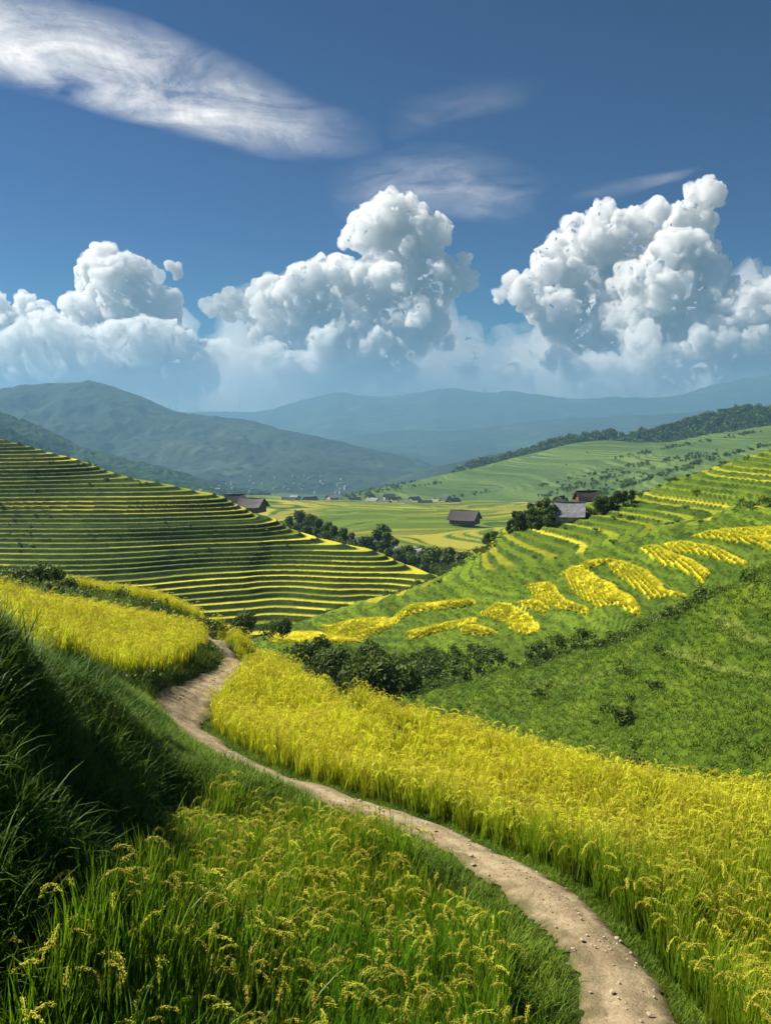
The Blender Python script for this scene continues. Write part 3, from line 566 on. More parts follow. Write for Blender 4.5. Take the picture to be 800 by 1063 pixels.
# ground cover on the right slopes
def slope_cover():
    rng = np.random.default_rng(15); tf = [grass_clump(90 + i, 22, .36, .045, .3, 1.6, seg=3) for i in range(4)]; bu = [leaf_ball(95 + i, [170, 120, 200, 90][i], [.7, .5, .9, .6][i], [.8, 1.1, .7, .5][i], .11, lumps=[9, 5, 12, 6][i]) for i in range(4)]
    x, y = jitter_grid(-5, 50, 28, 92, .42, rng); k = view_cull(x, y, 0); x, y = x[k], y[k]; z = lut(RNX, RNY, RNZ, x, y); b = fbm(x * .09, y * .09, 33, 4)
    n = len(x); rot, scl, idx, rnd = rsi(n, rng, 4, .6, 1.3, .2); crl = seg_dist(x, y, [tuple(P(u, v, d)[:2]) for u, v, d in ((430, 722, 84), (520, 700, 80), (620, 672, 74), (700, 642, 66), (750, 612, 62), (795, 588, 60), (860, 560, 57))])[0]; bush = (rng.uniform(0, 1, n) < np.clip((b - .25) * 1.6, .008, .5) + .45 * (1 - sstep(.8, 2.6, crl)) * (.4 + 1.5 * b)); idx = np.where(bush, 4 + rng.integers(0, 4, n), idx); scl = np.where(bush[:, None], scl * .9, scl); rip = np.clip(.85 + .7 * fbm(x * .1, y * .1, 34, 3), 0, 1)
    tag(scatter('ground_cover', np.stack((x, y, z), 1), rot, scl, idx, rip, rnd, tf + bu), kind='stuff', label='grass and low weeds on the near right slope', cat='ground cover')
    x, y = jitter_grid(-20, 110, 64, 200, .75, rng); k = view_cull(x, y, 0); x, y = x[k], y[k]; z = lut(RBX, RBY, RBZ, x, y); pm = lut(RBX, RBY, RBP, x, y); up = lut(RBX, RBY, up_, x, y)
    b = fbm(x * .06, y * .06, 43, 4); gully = seg_dist(x, y, [tuple(hit(u, v, RBS, 60, 200)) for u, v in ((360, 688), (430, 700), (520, 685), (620, 652), (700, 620), (790, 580))])[0]
    hedge = np.abs(fbm(x * .02, y * .05, 44, 2)) < .05
    pr = np.clip((b - .1) * 1.5, .02, .5) * (1 - up) + (1 - sstep(1, 4.5, gully)) * 1.2 * (1 - up) + up * hedge * .25 + .005
    bush = (rng.uniform(0, 1, len(x)) < pr) & (lut(RBX, RBY, RBN, x, y) < .35); k = (pm < .05) & (bush | (up < .5)); x, y, z, bush = x[k], y[k], z[k], bush[k]; n = len(x)
    rot, scl, idx, rnd = rsi(n, rng, 4, .7, 1.5, .2); idx = np.where(bush, 4 + rng.integers(0, 4, n), idx); scl = np.where(bush[:, None], scl * .95, scl * .7); rip = np.clip(.75 + .8 * fbm(x * .06, y * .06, 46, 3), 0, 1)
    tag(scatter('ground_cover', np.stack((x, y, z), 1), rot, scl, idx, rip, rnd, [p.copy() for p in tf] + [p.copy() for p in bu]), kind='stuff', label='bushes and rough grass around the yellow paddies', cat='ground cover')
    # ripe rice on the paddies
    rc = [rice_clump(120 + i, 16, 2, .30, .035, .15, .03, 5, 2) for i in range(4)]
    x = rng.uniform(-20, 50, 210000); y = rng.uniform(68, 126, 210000); pm = lut(RBX, RBY, RBP, x, y); k = (pm > .6) & view_cull(x, y, 0); x, y = x[k], y[k]; z = lut(RBX, RBY, RBZ, x, y) - .19; n = len(x); rot, scl, idx, rnd = rsi(n, rng, 4, .85, 1.15); rip = np.full(n, 1.0)
    tag(scatter('rice_plants', np.stack((x, y, z), 1), rot, scl, idx, rip, rnd, rc), kind='stuff', label='ripe golden rice on the stepped paddies of the right hill', cat='rice')
slope_cover()
def hill_cover():
    rng = np.random.default_rng(16); bu = [leaf_ball(140 + i, 90, .7, .7, .2) for i in range(3)]; tf = [grass_clump(150 + i, 16, .5, .09, .4, 1.6, seg=2) for i in range(3)]
    x, y = jitter_grid(-150, 34, 128, 232, 1.1, rng); k = view_cull(x, y, 0); x, y = x[k], y[k]; t = lut(LHX, LHY, LHT, x, y); b = fbm(x * .05, y * .05, 53, 4); u = rng.uniform(0, 1, len(x))
    k = (t < .4) & (u < np.clip(.03 + b * .6, .01, .25)); x, y = x[k], y[k]; z = lut(LHX, LHY, LHZ, x, y); n = len(x); rot, scl, idx, rnd = rsi(n, rng, 6, .35, .8, .2); rip = np.clip(.4 + .5 * fbm(x * .1, y * .1, 54, 3), 0, 1)
    tag(scatter('ground_cover', np.stack((x, y, z), 1), rot, scl, idx, rip, rnd, bu + tf), kind='stuff', label='weeds and low bushes on the banks of the left terraces', cat='ground cover')
    x, y = jitter_grid(-20, 120, 104, 175, .85, rng); k = view_cull(x, y, 0); x, y = x[k], y[k]; up = lut(RBX, RBY, up_, x, y); t = lut(RBX, RBY, RBT, x, y); u = rng.uniform(0, 1, len(x)); k = (up > .6) & (t < .4) & (u < .35); x, y = x[k], y[k]; z = lut(RBX, RBY, RBZ, x, y); n = len(x); rot, scl, idx, rnd = rsi(n, rng, 3, .4, .9, .2); idx += 3 * (rng.uniform(0, 1, n) < .93); rip = np.clip(.8 + .6 * fbm(x * .05, y * .05, 56, 3), 0, 1)
    tag(scatter('ground_cover', np.stack((x, y, z), 1), rot, scl, idx, rip, rnd, [p.copy() for p in bu] + [p.copy() for p in tf]), kind='stuff', label='rough grass along the banks of the upper right terraces', cat='ground cover')
hill_cover()

# ---- valley floor
VS = TPS([('p', 480, 606, 225), ('p', 400, 585, 250), ('p', 330, 560, 300), ('p', 560, 585, 250), ('p', 440, 565, 300), ('p', 520, 566, 300), ('p', 480, 542, 400), ('p', 350, 543, 400), ('p', 560, 545, 370), ('p', 600, 540, 330), ('p', 450, 527, 650), ('p', 330, 523, 900), ('p', 500, 532, 480), ('p', 280, 515, 900), ('p', 400, 520, 800), ('p', 250, 520, 600), ('p', 600, 530, 450),
          ('w', -200, 300, -60), ('w', -200, 600, -70), ('w', 250, 300, -50), ('w', 300, 600, -50), ('w', -300, 1100, -115), ('w', 100, 1100, -100), ('w', 400, 1100, -80), ('w', 0, 200, -48)], 25)
X, Y = hill_grid(-320, 330, 195, 1050, 1.1); H = VS(X, Y) + 1.2 * fbm(X * .012, Y * .012, 23, 3)
Zt, tr, plot, rp = terraces(X, Y, H, .5, 61, .36, 2.2, .012, plotlen=.03, hf=.1)
rip = np.clip(.8 * rp + .6 * fbm(X * .012, Y * .012, 78, 2) + .15, 0, 1)
tag(grid('valley_fields', X, Y, Zt, M['valley'], {'tr': tr, 'plot': plot, 'rip': rip}), kind='structure')

# ---- middle hill on the right, terraced meadows
def prof(pts, D):
    q = np.array([P(u, v, D) for u, v in pts]); return q[:, 0], q[:, 2]
MHS = TPS([('p', 370, 513, 1050), ('p', 420, 503, 1080), ('p', 470, 492, 1100), ('p', 520, 480, 1090), ('p', 560, 471, 1080), ('p', 600, 461, 1060), ('p', 640, 459, 1040), ('p', 680, 462, 1020), ('p', 720, 455, 1000), ('p', 760, 448, 980), ('p', 800, 443, 960), ('p', 900, 430, 900),
           ('p', 400, 525, 860), ('p', 480, 528, 760), ('p', 560, 535, 640), ('p', 640, 530, 560), ('p', 720, 505, 560), ('p', 800, 480, 560), ('p', 520, 505, 900), ('p', 620, 490, 840), ('p', 700, 480, 800), ('p', 800, 462, 780), ('p', 900, 440, 700),
           ('w', -150, 1150, -125), ('w', 0, 1250, -110), ('w', 300, 1250, -60), ('w', 600, 1250, -30), ('w', 0, 700, -90), ('w', 150, 500, -70), ('w', 300, 450, -50), ('w', 650, 900, 20)], 40)
X, Y = hill_grid(-160, 620, 460, 1180, 1.7); H = MHS(X, Y) + 5 * fbm(X * .006, Y * .006, 24, 4)
Zt, tr, plot, rp = terraces(X, Y, H, 2.0, 71, .4, 1.6, .006, plotlen=.014, hf=.3, brk=.0)
Zt = H * .8 + Zt * .2; msk = sstep(-.35, .35, fbm(X * .02, Y * .012, 301, 4)); tr = tr * msk + .5 * (1 - msk)
tag(grid('meadow_hill', X, Y, Zt, M['terr_mid'], {'tr': tr, 'plot': plot, 'rip': rp}), kind='structure')
MHX, MHY, MHZ = X, Y, Zt

# ---- ridges and mountains: crest line at distance D, slopes falling to both sides
def ridge(name, pts, D, wf, wb, base, mat, nx=420, ny=160, amp=.1, seed=0, p=1.0, kind='structure', f=.004, jag=0):
    u = np.array([a for a, b in pts]); q = np.array([P(a, b, D) for a, b in pts]); xs = np.linspace(q[0, 0], q[-1, 0], nx); zc = np.interp(xs, q[:, 0], q[:, 2])
    k = np.exp(-np.linspace(-2, 2, 7) ** 2); k /= k.sum(); zc = np.convolve(np.pad(zc, 3, mode='edge'), k, 'valid')
    t = np.concatenate((np.linspace(-1, 0, ny), np.linspace(0, 1, ny // 3)[1:])); yy = D + np.where(t < 0, t * wf, t * wb); X, Y = np.meshgrid(xs, yy)
    tt = np.abs(t)[:, None]; h = (zc[None] - base)
    shp = (1 - tt) ** p * (1 - .25 * np.sin(tt * math.pi))
    rg = 1 - np.abs(fbm(X * f, Y * f * .5, seed, 5, .55)) * 2
    Z = base + h * shp + amp * h * rg * np.minimum(1, tt * 5) * (1 - tt) + amp * .9 * h * fbm(X * f * 3, Y * f * 2, seed + 20, 4) * np.minimum(1, tt * 5)
    Z[:] += (jag * n2(X * f * 25, Y * f * 25, seed + 30) + jag * .5 * n2(X * f * 60, Y * f * 60, seed + 31)) * (tt < .9)
    return tag(grid(name, X, Y, Z, mat), kind=kind), (xs, zc)
ridge('forest_ridge', [(360, 520), (440, 500), (475, 490), (500, 482), (520, 478), (540, 474), (560, 466), (580, 459), (600, 456), (630, 452), (650, 454), (680, 449), (700, 445), (730, 434), (745, 430), (780, 426), (800, 427), (850, 420), (1000, 405)], 1300, 320, 500, -130, M['mount_near'], seed=3, amp=.05, f=.006)
ridge('wooded_spur', [(-200, 400), (-60, 415), (0, 427), (30, 438), (60, 452), (80, 463), (110, 470), (130, 477), (160, 483), (185, 490), (210, 500), (260, 512)], 1700, 520, 600, -175, M['mount_near'], seed=4, amp=.16, f=.004, jag=2.5)
ridge('wooded_spur', [(-200, 440), (0, 440), (60, 470), (120, 490), (180, 499), (230, 509), (280, 520)], 1350, 350, 350, -160, M['mount_near'], seed=14, amp=.10, f=.005, jag=2)
ridge('mountain', [(-300, 430), (-60, 408), (0, 404), (20, 400), (45, 398), (70, 397), (95, 395), (110, 399), (125, 404), (150, 414), (175, 424), (195, 430), (215, 431), (240, 434), (265, 437), (290, 445), (320, 451), (350, 458), (380, 465), (410, 472), (440, 481), (470, 495), (520, 510)], 3300, 1300, 1300, -190, M['mount'], nx=700, ny=240, seed=5, amp=.26, f=.0016, jag=3)
ridge('mountain', [(250, 520), (330, 508), (400, 500), (440, 487), (520, 470), (600, 468), (700, 465), (900, 455)], 2300, 600, 600, -180, M['mount'], seed=6, amp=.1, f=.003, jag=2)
ridge('mountain', [(150, 470), (300, 458), (420, 446), (470, 448), (560, 436), (640, 432), (720, 428), (800, 418), (1000, 400)], 5200, 1500, 1000, -190, M['mount'], seed=7, amp=.14, f=.0012, jag=3)
ridge('mountain', [(-300, 425), (100, 430), (205, 428), (235, 427), (265, 428), (290, 423), (310, 416), (330, 411), (352, 407), (370, 410), (400, 412), (430, 408), (455, 404), (472, 403), (490, 406), (510, 408), (528, 405), (545, 408), (575, 412), (600, 414), (640, 412), (680, 413), (710, 409), (740, 399), (770, 393), (800, 389), (900, 380), (1200, 400)], 7400, 1800, 1200, -190, M['mount'], nx=700, seed=8, amp=.12, f=.0010, jag=4)
s = 9400
tag(mesh_np('ground', [(-s, -600, -192), (s, -600, -192), (s, s, -192), (-s, s, -192)], [(0, 1, 2, 3)], M['plain']), kind='structure')
ridge('valley_side', [(-300, 520), (150, 505), (230, 509), (300, 512), (360, 516), (450, 522), (600, 535)], 2000, 900, 500, -190, M['plain'], seed=16, amp=.05, f=.003)

# ================================================================== TREES
def crown_mesh(seed, R, H, n, size):
    rng = np.random.default_rng(seed); L = []
    for i in range(16):
        a = rng.uniform(0, 6.28); r = R * rng.uniform(.15, .75); zz = rng.uniform(.14, .92) * H; rr = R * rng.uniform(.28, .48) * (1.1 - .4 * zz / H); L.append((r * math.cos(a) * (1.1 - .5 * zz / H), r * math.sin(a) * (1.1 - .5 * zz / H), zz, rr))
    L.append((0, 0, H * .85, R * .4)); li = rng.integers(0, len(L), n); L_ = np.array(L)[li]
    d = rng.normal(size=(n, 3)); d /= np.linalg.norm(d, axis=1)[:, None]; c = L_[:, :3] + d * (L_[:, 3] * rng.uniform(.45, 1.12, n))[:, None]
    nn = d + rng.normal(size=(n, 3)) * .6; nn /= np.linalg.norm(nn, axis=1)[:, None]; e = np.cross(nn, rng.normal(size=(n, 3))); e /= np.linalg.norm(e, axis=1)[:, None]; g = np.cross(nn, e); z = (size * rng.uniform(.6, 1.4, n))[:, None]
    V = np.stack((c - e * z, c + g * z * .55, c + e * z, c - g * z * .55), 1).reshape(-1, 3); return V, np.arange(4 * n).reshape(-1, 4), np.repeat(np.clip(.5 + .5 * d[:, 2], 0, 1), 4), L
def limb(V, Fc, pts, rad, k=6):
    b = len(V)
    for i, (p, r) in enumerate(zip(pts, rad)):
        q = np.array(pts[min(i + 1, len(pts) - 1)]) - np.array(pts[max(i - 1, 0)]); q = q / (np.linalg.norm(q) + 1e-9); e = np.cross(q, (.9, .1, .2)); e /= np.linalg.norm(e); g = np.cross(q, e)
        for j in range(k): a = 6.283 * j / k; V.append(tuple(np.array(p) + (e * math.cos(a) + g * math.sin(a)) * r))
    for i in range(len(pts) - 1):
        for j in range(k): Fc.append((b + i * k + j, b + i * k + (j + 1) % k, b + (i + 1) * k + (j + 1) % k, b + (i + 1) * k + j))
def make_tree(seed, R, H, n=1500, size=.3, name='broadleaf_tree'):
    root = empty(name, (0, 0, 0)); V, Fc, T, L = crown_mesh(seed, R, H, n, size)
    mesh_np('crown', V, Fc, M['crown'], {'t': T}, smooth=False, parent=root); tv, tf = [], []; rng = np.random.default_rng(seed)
    limb(tv, tf, [(0, 0, -.6), (.05 * R, 0, H * .2), (0, .04 * R, H * .45), (.02 * R, 0, H * .75)], [H * .035, H * .026, H * .018, H * .006])
    for l in L[:7]: limb(tv, tf, [(0, 0, H * .25), (l[0] * .5, l[1] * .5, H * .25 + (l[2] - H * .25) * .6), l[:3]], [H * .014, H * .009, H * .003], 5)
    mesh_np('trunk', tv, tf, M['bark'], parent=root); return root
def on(zf, u, v, d0, d1): q = hit(u, v, zf, d0, d1, 900); return (q[0], q[1], float(zf(np.array([q[0]]), np.array([q[1]]))[0]))
TP = [make_tree(200 + i, [3.2, 2.6, 2.2, 3.6][i], [7.5, 8, 6, 6.5][i], 1700, .3) for i in range(4)]
used = [False] * 4
def put_tree(k, loc, s, label, group=None, cat='tree', rz=0):
    t = TP[k] if not used[k] else copy_tree(TP[k]); used[k] = True; t.location = loc; t.scale = (s, s, s); t.rotation_euler = (0, 0, rz); tag(t, label, cat, group); return t
rng = np.random.default_rng(44)
# belt of trees behind the left hill: (u, v of crown top, distance, scale)
belt = [(292, 545, 275, .55), (300, 540, 280, .6), (312, 535, 285, .9), (322, 538, 280, .85), (330, 543, 270, .7), (340, 546, 265, .6), (346, 550, 262, .75), (357, 552, 258, .8), (365, 556, 254, .6), (381, 560, 250, .7), (390, 553, 258, .85), (398, 549, 262, .9), (402, 556, 255, .8), (411, 563, 245, .7), (425, 570, 238, .8), (432, 577, 232, .75), (416, 572, 236, .7), (445, 580, 228, .95), (452, 572, 232, 1.0), (462, 578, 226, 1.05), (468, 573, 230, 1.0), (477, 576, 226, .95), (472, 588, 215, .8), (483, 592, 214, .6), (500, 590, 214, .45), (456, 590, 218, .7), (306, 549, 272, .6), (318, 550, 266, .7), (328, 553, 262, .7), (336, 556, 258, .7), (350, 562, 252, .7), (363, 566, 248, .75), (374, 568, 246, .7), (394, 566, 246, .8), (404, 572, 240, .8), (440, 588, 226, .8), (462, 590, 220, .85), (436, 570, 240, .8)]
for i, (u, v, d, s) in enumerate(belt):
    k = int(rng.integers(0, 4)); hgt = [7.5, 8, 6, 6.5][k] * s; q = P(u, v - 4, d); s *= 1.5; z = q[2] - hgt * 1.45; put_tree(k, (q[0], q[1], z - .3), s, 'dark green tree in the belt running down behind the left terraced hill', 'trees behind the left terraced hill', rz=float(rng.uniform(0, 6.28)))
hs = [(529, 553, .5), (534, 551, .6), (539, 551, .55), (551, 549, .65), (556, 548, .75), (561, 547, .7), (566, 546, .8), (571, 545, .7), (575, 543, .55), (540, 546, .6), (549, 545, .65), (560, 545, .7), (585, 536, .5), (620, 533, .5), (626, 531, .55), (633, 529, .5), (640, 527, .5), (647, 525, .45), (655, 522, .4), (512, 562, .4), (505, 568, .45)]
for i, (u, v, s) in enumerate(hs):
    k = int(rng.integers(0, 4)); g = hit(u, v, RBS, 100, 170, 1500); z = float(RBS(g[:1], g[1:2])[0]); s *= .72
    put_tree(k, (g[0], g[1], z - .3), s, 'small bushy tree beside the farmhouses on the right spur', 'trees around the spur farmhouses', rz=float(rng.uniform(0, 6.28)))
# lone shrub on the green slope and bushes in the dip behind the rice
def make_bush(seed, R, H, n, size, name='shrub'):
    root = empty(name, (0, 0, 0)); o = leaf_ball(seed, n, R, H, size, 'foliage', 'crown', 12, True); o.parent = root; tv, tf = [], []; r2 = np.random.default_rng(seed)
    for i in range(6): a = r2.uniform(0, 6.28); limb(tv, tf, [(0, 0, -.2), (R * .3 * math.cos(a), R * .3 * math.sin(a), H * .4), (R * .5 * math.cos(a), R * .5 * math.sin(a), H * .7)], [.04, .025, .01], 5)
    mesh_np('stem', tv, tf, M['bark'], parent=root); return root
b0 = make_bush(301, .7, 1.5, 700, .12); rn = lambda a, b: lut(RNX, RNY, RNZ, a, b)
q = hit(645, 752, RNS, 30, 90, 900); b0.location = (q[0], q[1], float(rn(q[:1], q[1:2])[0])); tag(b0, 'lone dark shrub standing on the open green slope', 'shrub')
b1 = make_bush(302, 1.6, 2.6, 2200, .16)
bl = [(352, 690, 60), (368, 688, 62), (384, 690, 60), (398, 696, 58), (340, 684, 66), (327, 680, 68), (410, 702, 56), (375, 698, 54), (392, 704, 50)]
for i, (u, v, d) in enumerate(bl):
    b = b1 if i == 0 else copy_tree(b1); q = P(u, v - 8, d); b.location = (q[0], q[1], q[2] - 2.0); b.rotation_euler = (0, 0, i * 1.7); b.scale = [(1, .85, 1.1)[i % 3]] * 3
    tag(b, 'leafy bush crowded in the dip just behind the yellow rice', 'shrub', 'bushes in the dip behind the rice')
for i, (u, v, d, lab) in enumerate(((256, 654, 66, 'dark bush at the foot of the terraces, just right of the path end'), (293, 652, 92, 'small dark bush beside the lowest left terrace'), (45, 600, 51, 'dark bush on the mound at the left edge'), (20, 602, 50, 'low bush left of the others on the mound'), (68, 606, 50, 'small bush at the right end of the mound'))):
    b = copy_tree(b1); q = P(u, v, d); b.location = (q[0], q[1], q[2] - 1.2 * .8); b.scale = [(.9, .8, .7, .6, .5)[i]] * 3; b.rotation_euler = (0, 0, 2.1 * i); tag(b, lab, 'shrub', None)
# distant woods
def woods():
    rng = np.random.default_rng(71); tb = [leaf_ball(320 + i, 60, 4.5, 9, 2.0, 'tree_mass', 'crown', 7) for i in range(5)]
    pts = []
    line = [(470, 490), (500, 482), (520, 478), (540, 474), (560, 466), (580, 459), (600, 456), (630, 452), (650, 454), (680, 449), (700, 445), (730, 434), (745, 430), (780, 426), (800, 427), (850, 420), (900, 415)]
    qs = np.array([P(u, v, 1300) for u, v in line]); x = rng.uniform(qs[0, 0], qs[-1, 0], 5200); zc = np.interp(x, qs[:, 0], qs[:, 2]); t = rng.uniform(0, 1, 5200) ** 1.3
    y = 1300 - t * 300; X_, Z_ = [], []
    dg = None
    o = bpy.data.objects['forest_ridge']; C = np.empty(len(o.data.vertices) * 3); o.data.vertices.foreach_get('co', C); C = C.reshape(-1, 3); ny = len(C) // 420; C = C.reshape(ny, 420, 3); xs = C[0, :, 0]; ys = C[:, 0, 1]
    zz = C[np.clip(np.searchsorted(ys, y), 0, ny - 1), np.clip(np.searchsorted(xs, x), 0, 419), 2]
    zm = lut(MHX, MHY, MHZ, x, y); ok = (zz > zm - 3) | (y > 1180)
    x, y, zz = x[ok], y[ok], zz[ok]; n = len(x); rot, scl, idx, rnd = rsi(n, rng, 5, .7, 1.3)
    tag(scatter('distant_forest', np.stack((x, y, zz), 1), rot, scl, idx, rnd, rnd, tb), kind='stuff', label='dark forest along the crest of the far right hill', cat='forest')
    # scattered hedge trees on the meadow hill and valley floor
    x = rng.uniform(-150, 560, 9000); y = rng.uniform(470, 1100, 9000); b = fbm(x * .012, y * .03, 91, 4); k = (b > .33) & (np.abs(x) < y * .5); x, y = x[k], y[k]; z = lut(MHX, MHY, MHZ, x, y); n = len(x); rot, scl, idx, rnd = rsi(n, rng, 5, .15, .42)
    tag(scatter('hedgerow_trees', np.stack((x, y, z), 1), rot, scl, idx, rnd, rnd, [p.copy() for p in tb]), kind='stuff', label='dark hedges and copses dotting the meadow hill', cat='hedges')
woods()

# ================================================================== HOUSES
def box(V, Fc, x0, x1, y0, y1, z0, z1):
    b = len(V); V += [(x0, y0, z0), (x1, y0, z0), (x1, y1, z0), (x0, y1, z0), (x0, y0, z1), (x1, y0, z1), (x1, y1, z1), (x0, y1, z1)]
    Fc += [(b, b + 3, b + 2, b + 1), (b + 4, b + 5, b + 6, b + 7), (b, b + 1, b + 5, b + 4), (b + 1, b + 2, b + 6, b + 5), (b + 2, b + 3, b + 7, b + 6), (b + 3, b, b + 4, b + 7)]
def make_house(L, W, H, rise, wall, roof, name='farmhouse', detail=True, over=.9, sag=.35):
    root = empty(name, (0, 0, 0)); V, Fc = [], []; l, w = L / 2, W / 2
    V += [(-l, -w, -1.2), (l, -w, -1.2), (l, w, -1.2), (-l, w, -1.2), (-l, -w, H), (l, -w, H), (l, w, H), (-l, w, H), (-l, 0, H + rise * .93), (l, 0, H + rise * .93)]
    Fc += [(0, 1, 5, 4), (2, 3, 7, 6), (1, 2, 6, 9, 5), (3, 0, 4, 8, 7)]; mesh_np('wall', V, Fc, M[wall], smooth=False, parent=root)
    n = 9; V, Fc = [], []; a = w + over   # roof: curved slopes with thickness, ridge turned up at the ends
    prof_ = [(-a, H - .55), (-a * .66, H + rise * .22), (-a * .33, H + rise * .58), (0, H + rise), (a * .33, H + rise * .58), (a * .66, H + rise * .22), (a, H - .55)]
    for i in range(n):
        t = i / (n - 1) * 2 - 1; up = sag * abs(t) ** 3
        for th in (0, .22):
            for (y, z) in prof_: V.append(((l + over) * t, y, z + up + th))
    m = len(prof_)
    for i in range(n - 1):
        for j in range(m - 1):
            b0_ = i * 2 * m; b1_ = (i + 1) * 2 * m
            Fc.append((b0_ + m + j, b1_ + m + j, b1_ + m + j + 1, b0_ + m + j + 1)); Fc.append((b0_ + j, b0_ + j + 1, b1_ + j + 1, b1_ + j))
        for j in (0, m - 1): Fc.append((b0_ + j, b1_ + j, b1_ + m + j, b0_ + m + j))
    for b in (0, (n - 1) * 2 * m):
        for j in range(m - 1): Fc.append((b + j, b + j + 1, b + m + j + 1, b + m + j))
    rf = mesh_np('roof', V, Fc, M[roof], smooth=False, parent=root)
    if detail:
        V, Fc = [], []; box(V, Fc, -l - over * .9, l + over * .9, -.18, .18, H + rise + .1, H + rise + .42); mesh_np('ridge_cap', V, Fc, M[roof], smooth=False, parent=rf)
        for i, x in enumerate((-l * .6, l * .15, l * .65)):
            V, Fc = [], []; box(V, Fc, x - .55, x + .55, -w - .06, -w + .02, H * .38, H * .72); wd = mesh_np('window', V, Fc, M['plaster'], smooth=False, parent=root)
            V, Fc = [], []; box(V, Fc, x - .45, x + .45, -w - .09, -w - .063, H * .42, H * .68); mesh_np('pane', V, Fc, M['glass'], smooth=False, parent=wd)
        V, Fc = [], []; box(V, Fc, -l * .28 - .4, -l * .28 + .4, -w - .08, -w + .02, 0, min(2.1, H * .7)); mesh_np('door', V, Fc, M['tile_dark'], smooth=False, parent=root)
    return root
def place(h, u, v, d, rz, label, group=None, cat='house', s=1, dz=0, zf=None):
    """v = pixel of the foot of the wall"""
    q = P(u, v, d)
    if zf is not None: g = hit(u, v, zf, 100, 190, 1500); q = (g[0], g[1], float(zf(g[:1], g[1:2])[0]))
    h.location = (q[0], q[1], q[2] + dz); h.rotation_euler = (0, 0, rz); h.scale = (s, s, s); tag(h, label, cat, group); return h
place(make_house(4.2, 3.6, 1.3, 1.5, 'wood_wall', 'tile_dark', over=.5, sag=.15), 608, 525, 168, .15, 'dark brown timber house with a low black roof, highest on the right spur', dz=.3, s=.82)
h = make_house(4.8, 4.4, .75, 2.0, 'plaster', 'tile_grey', over=.5, sag=.15); place(h, 591, 538, 163, -.25, 'pale grey roofed farmhouse just below the dark timber house', zf=RBS, s=.78)
h = make_house(2, 1.8, 1.3, .6, 'plaster', 'tile_grey', 'shed', over=.25); place(h, 581, 527, 166, .9, 'small white walled shed tucked left between the two spur houses', cat='shed')
h = make_house(2.6, 2.2, 1.2, .9, 'wood_wall', 'tile_dark', over=.3); place(h, 545, 546, 172, .4, 'small brown house half hidden by trees left of the grey roofed farmhouse', zf=RBS, s=.75)
place(make_house(11, 8, 1.0, 3.4, 'wood_wall', 'tile_dark'), 482, 541, 380, -.45, 'broad dark roofed farmhouse alone at the edge of the valley fields')
place(make_house(7.5, 6, .9, 2.4, 'wood_wall', 'tile_dark'), 262, 528, 300, -.35, 'brown roofed house peeping over the left terraced ridge, the right one of two')
place(make_house(5.5, 5.5, .9, 2.4, 'wood_wall', 'tile_dark'), 244, 524, 305, .3, 'small dark house peeping over the left terraced ridge, the left one of two')
place(make_house(6.5, 4.5, 2.4, 1.7, 'plaster', 'tile_grey'), 424, 585, 240, -.5, 'grey roofed house among the dark trees, nearest the foot of the left hill')
place(make_house(7, 4.5, 2.2, 1.8, 'plaster', 'tile_grey'), 384, 573, 258, .3, 'pale roofed house among the trees, farther up the tree belt')
hv = make_house(11, 7, 3.4, 3, 'plaster', 'tile_dark', 'village_house', False); hg = make_house(9, 7, 3.2, 2.4, 'plaster', 'tile_grey', 'village_house', False)
vl = [(300, 524, 800), (306, 520, 860), (313, 527, 760), (322, 524, 790), (333, 529, 720), (341, 525, 770), (352, 530, 700), (358, 524, 780), (368, 523, 800), (378, 527, 740), (389, 523, 800), (399, 527, 740), (410, 523, 800), (420, 526, 760), (430, 522, 830), (441, 527, 740), (452, 524, 790), (462, 520, 860), (470, 526, 750), (345, 520, 860), (384, 519, 880), (404, 519, 880)]
for i, (u, v, d) in enumerate(vl):
    h = (hv if i % 3 != 1 else hg); h = h if i < 2 else copy_tree(h)
    place(h, u, v, d, float(rng.uniform(-1, 1)), 'small village house, dark roofed, strung along the valley floor' if i % 3 != 1 else 'small village house, pale grey roofed, on the valley floor', 'valley village houses', s=float(rng.uniform(.75, 1.15)))
bpy.context.view_layer.update()
def rcast(u, v, d):
    r = P(u, v, 1.0); ok, loc, *_ = sc.ray_cast(bpy.context.evaluated_depsgraph_get(), Vector((0, 0, 0)) + Vector(tuple(r)) * d, Vector(tuple(r)).normalized()); return tuple(loc) if ok else tuple(P(u, v, d))
hw = make_house(12, 9, 8, 2, 'plaster', 'tile_grey', 'town_house', False)
for i in range(70):
    u = 205 + 170 * rng.beta(2, 2); v = 494 + 19 * rng.uniform(); q = rcast(u, v, 1150)
    h = hw if i == 0 else copy_tree(hw); h.location = tuple(q); h.rotation_euler = (0, 0, float(rng.uniform(0, 3))); s = float(rng.uniform(.3, .65)); h.scale = (s, s, s); tag(h, 'tiny pale house of the hazy town deep in the valley', 'house', 'houses of the far town')

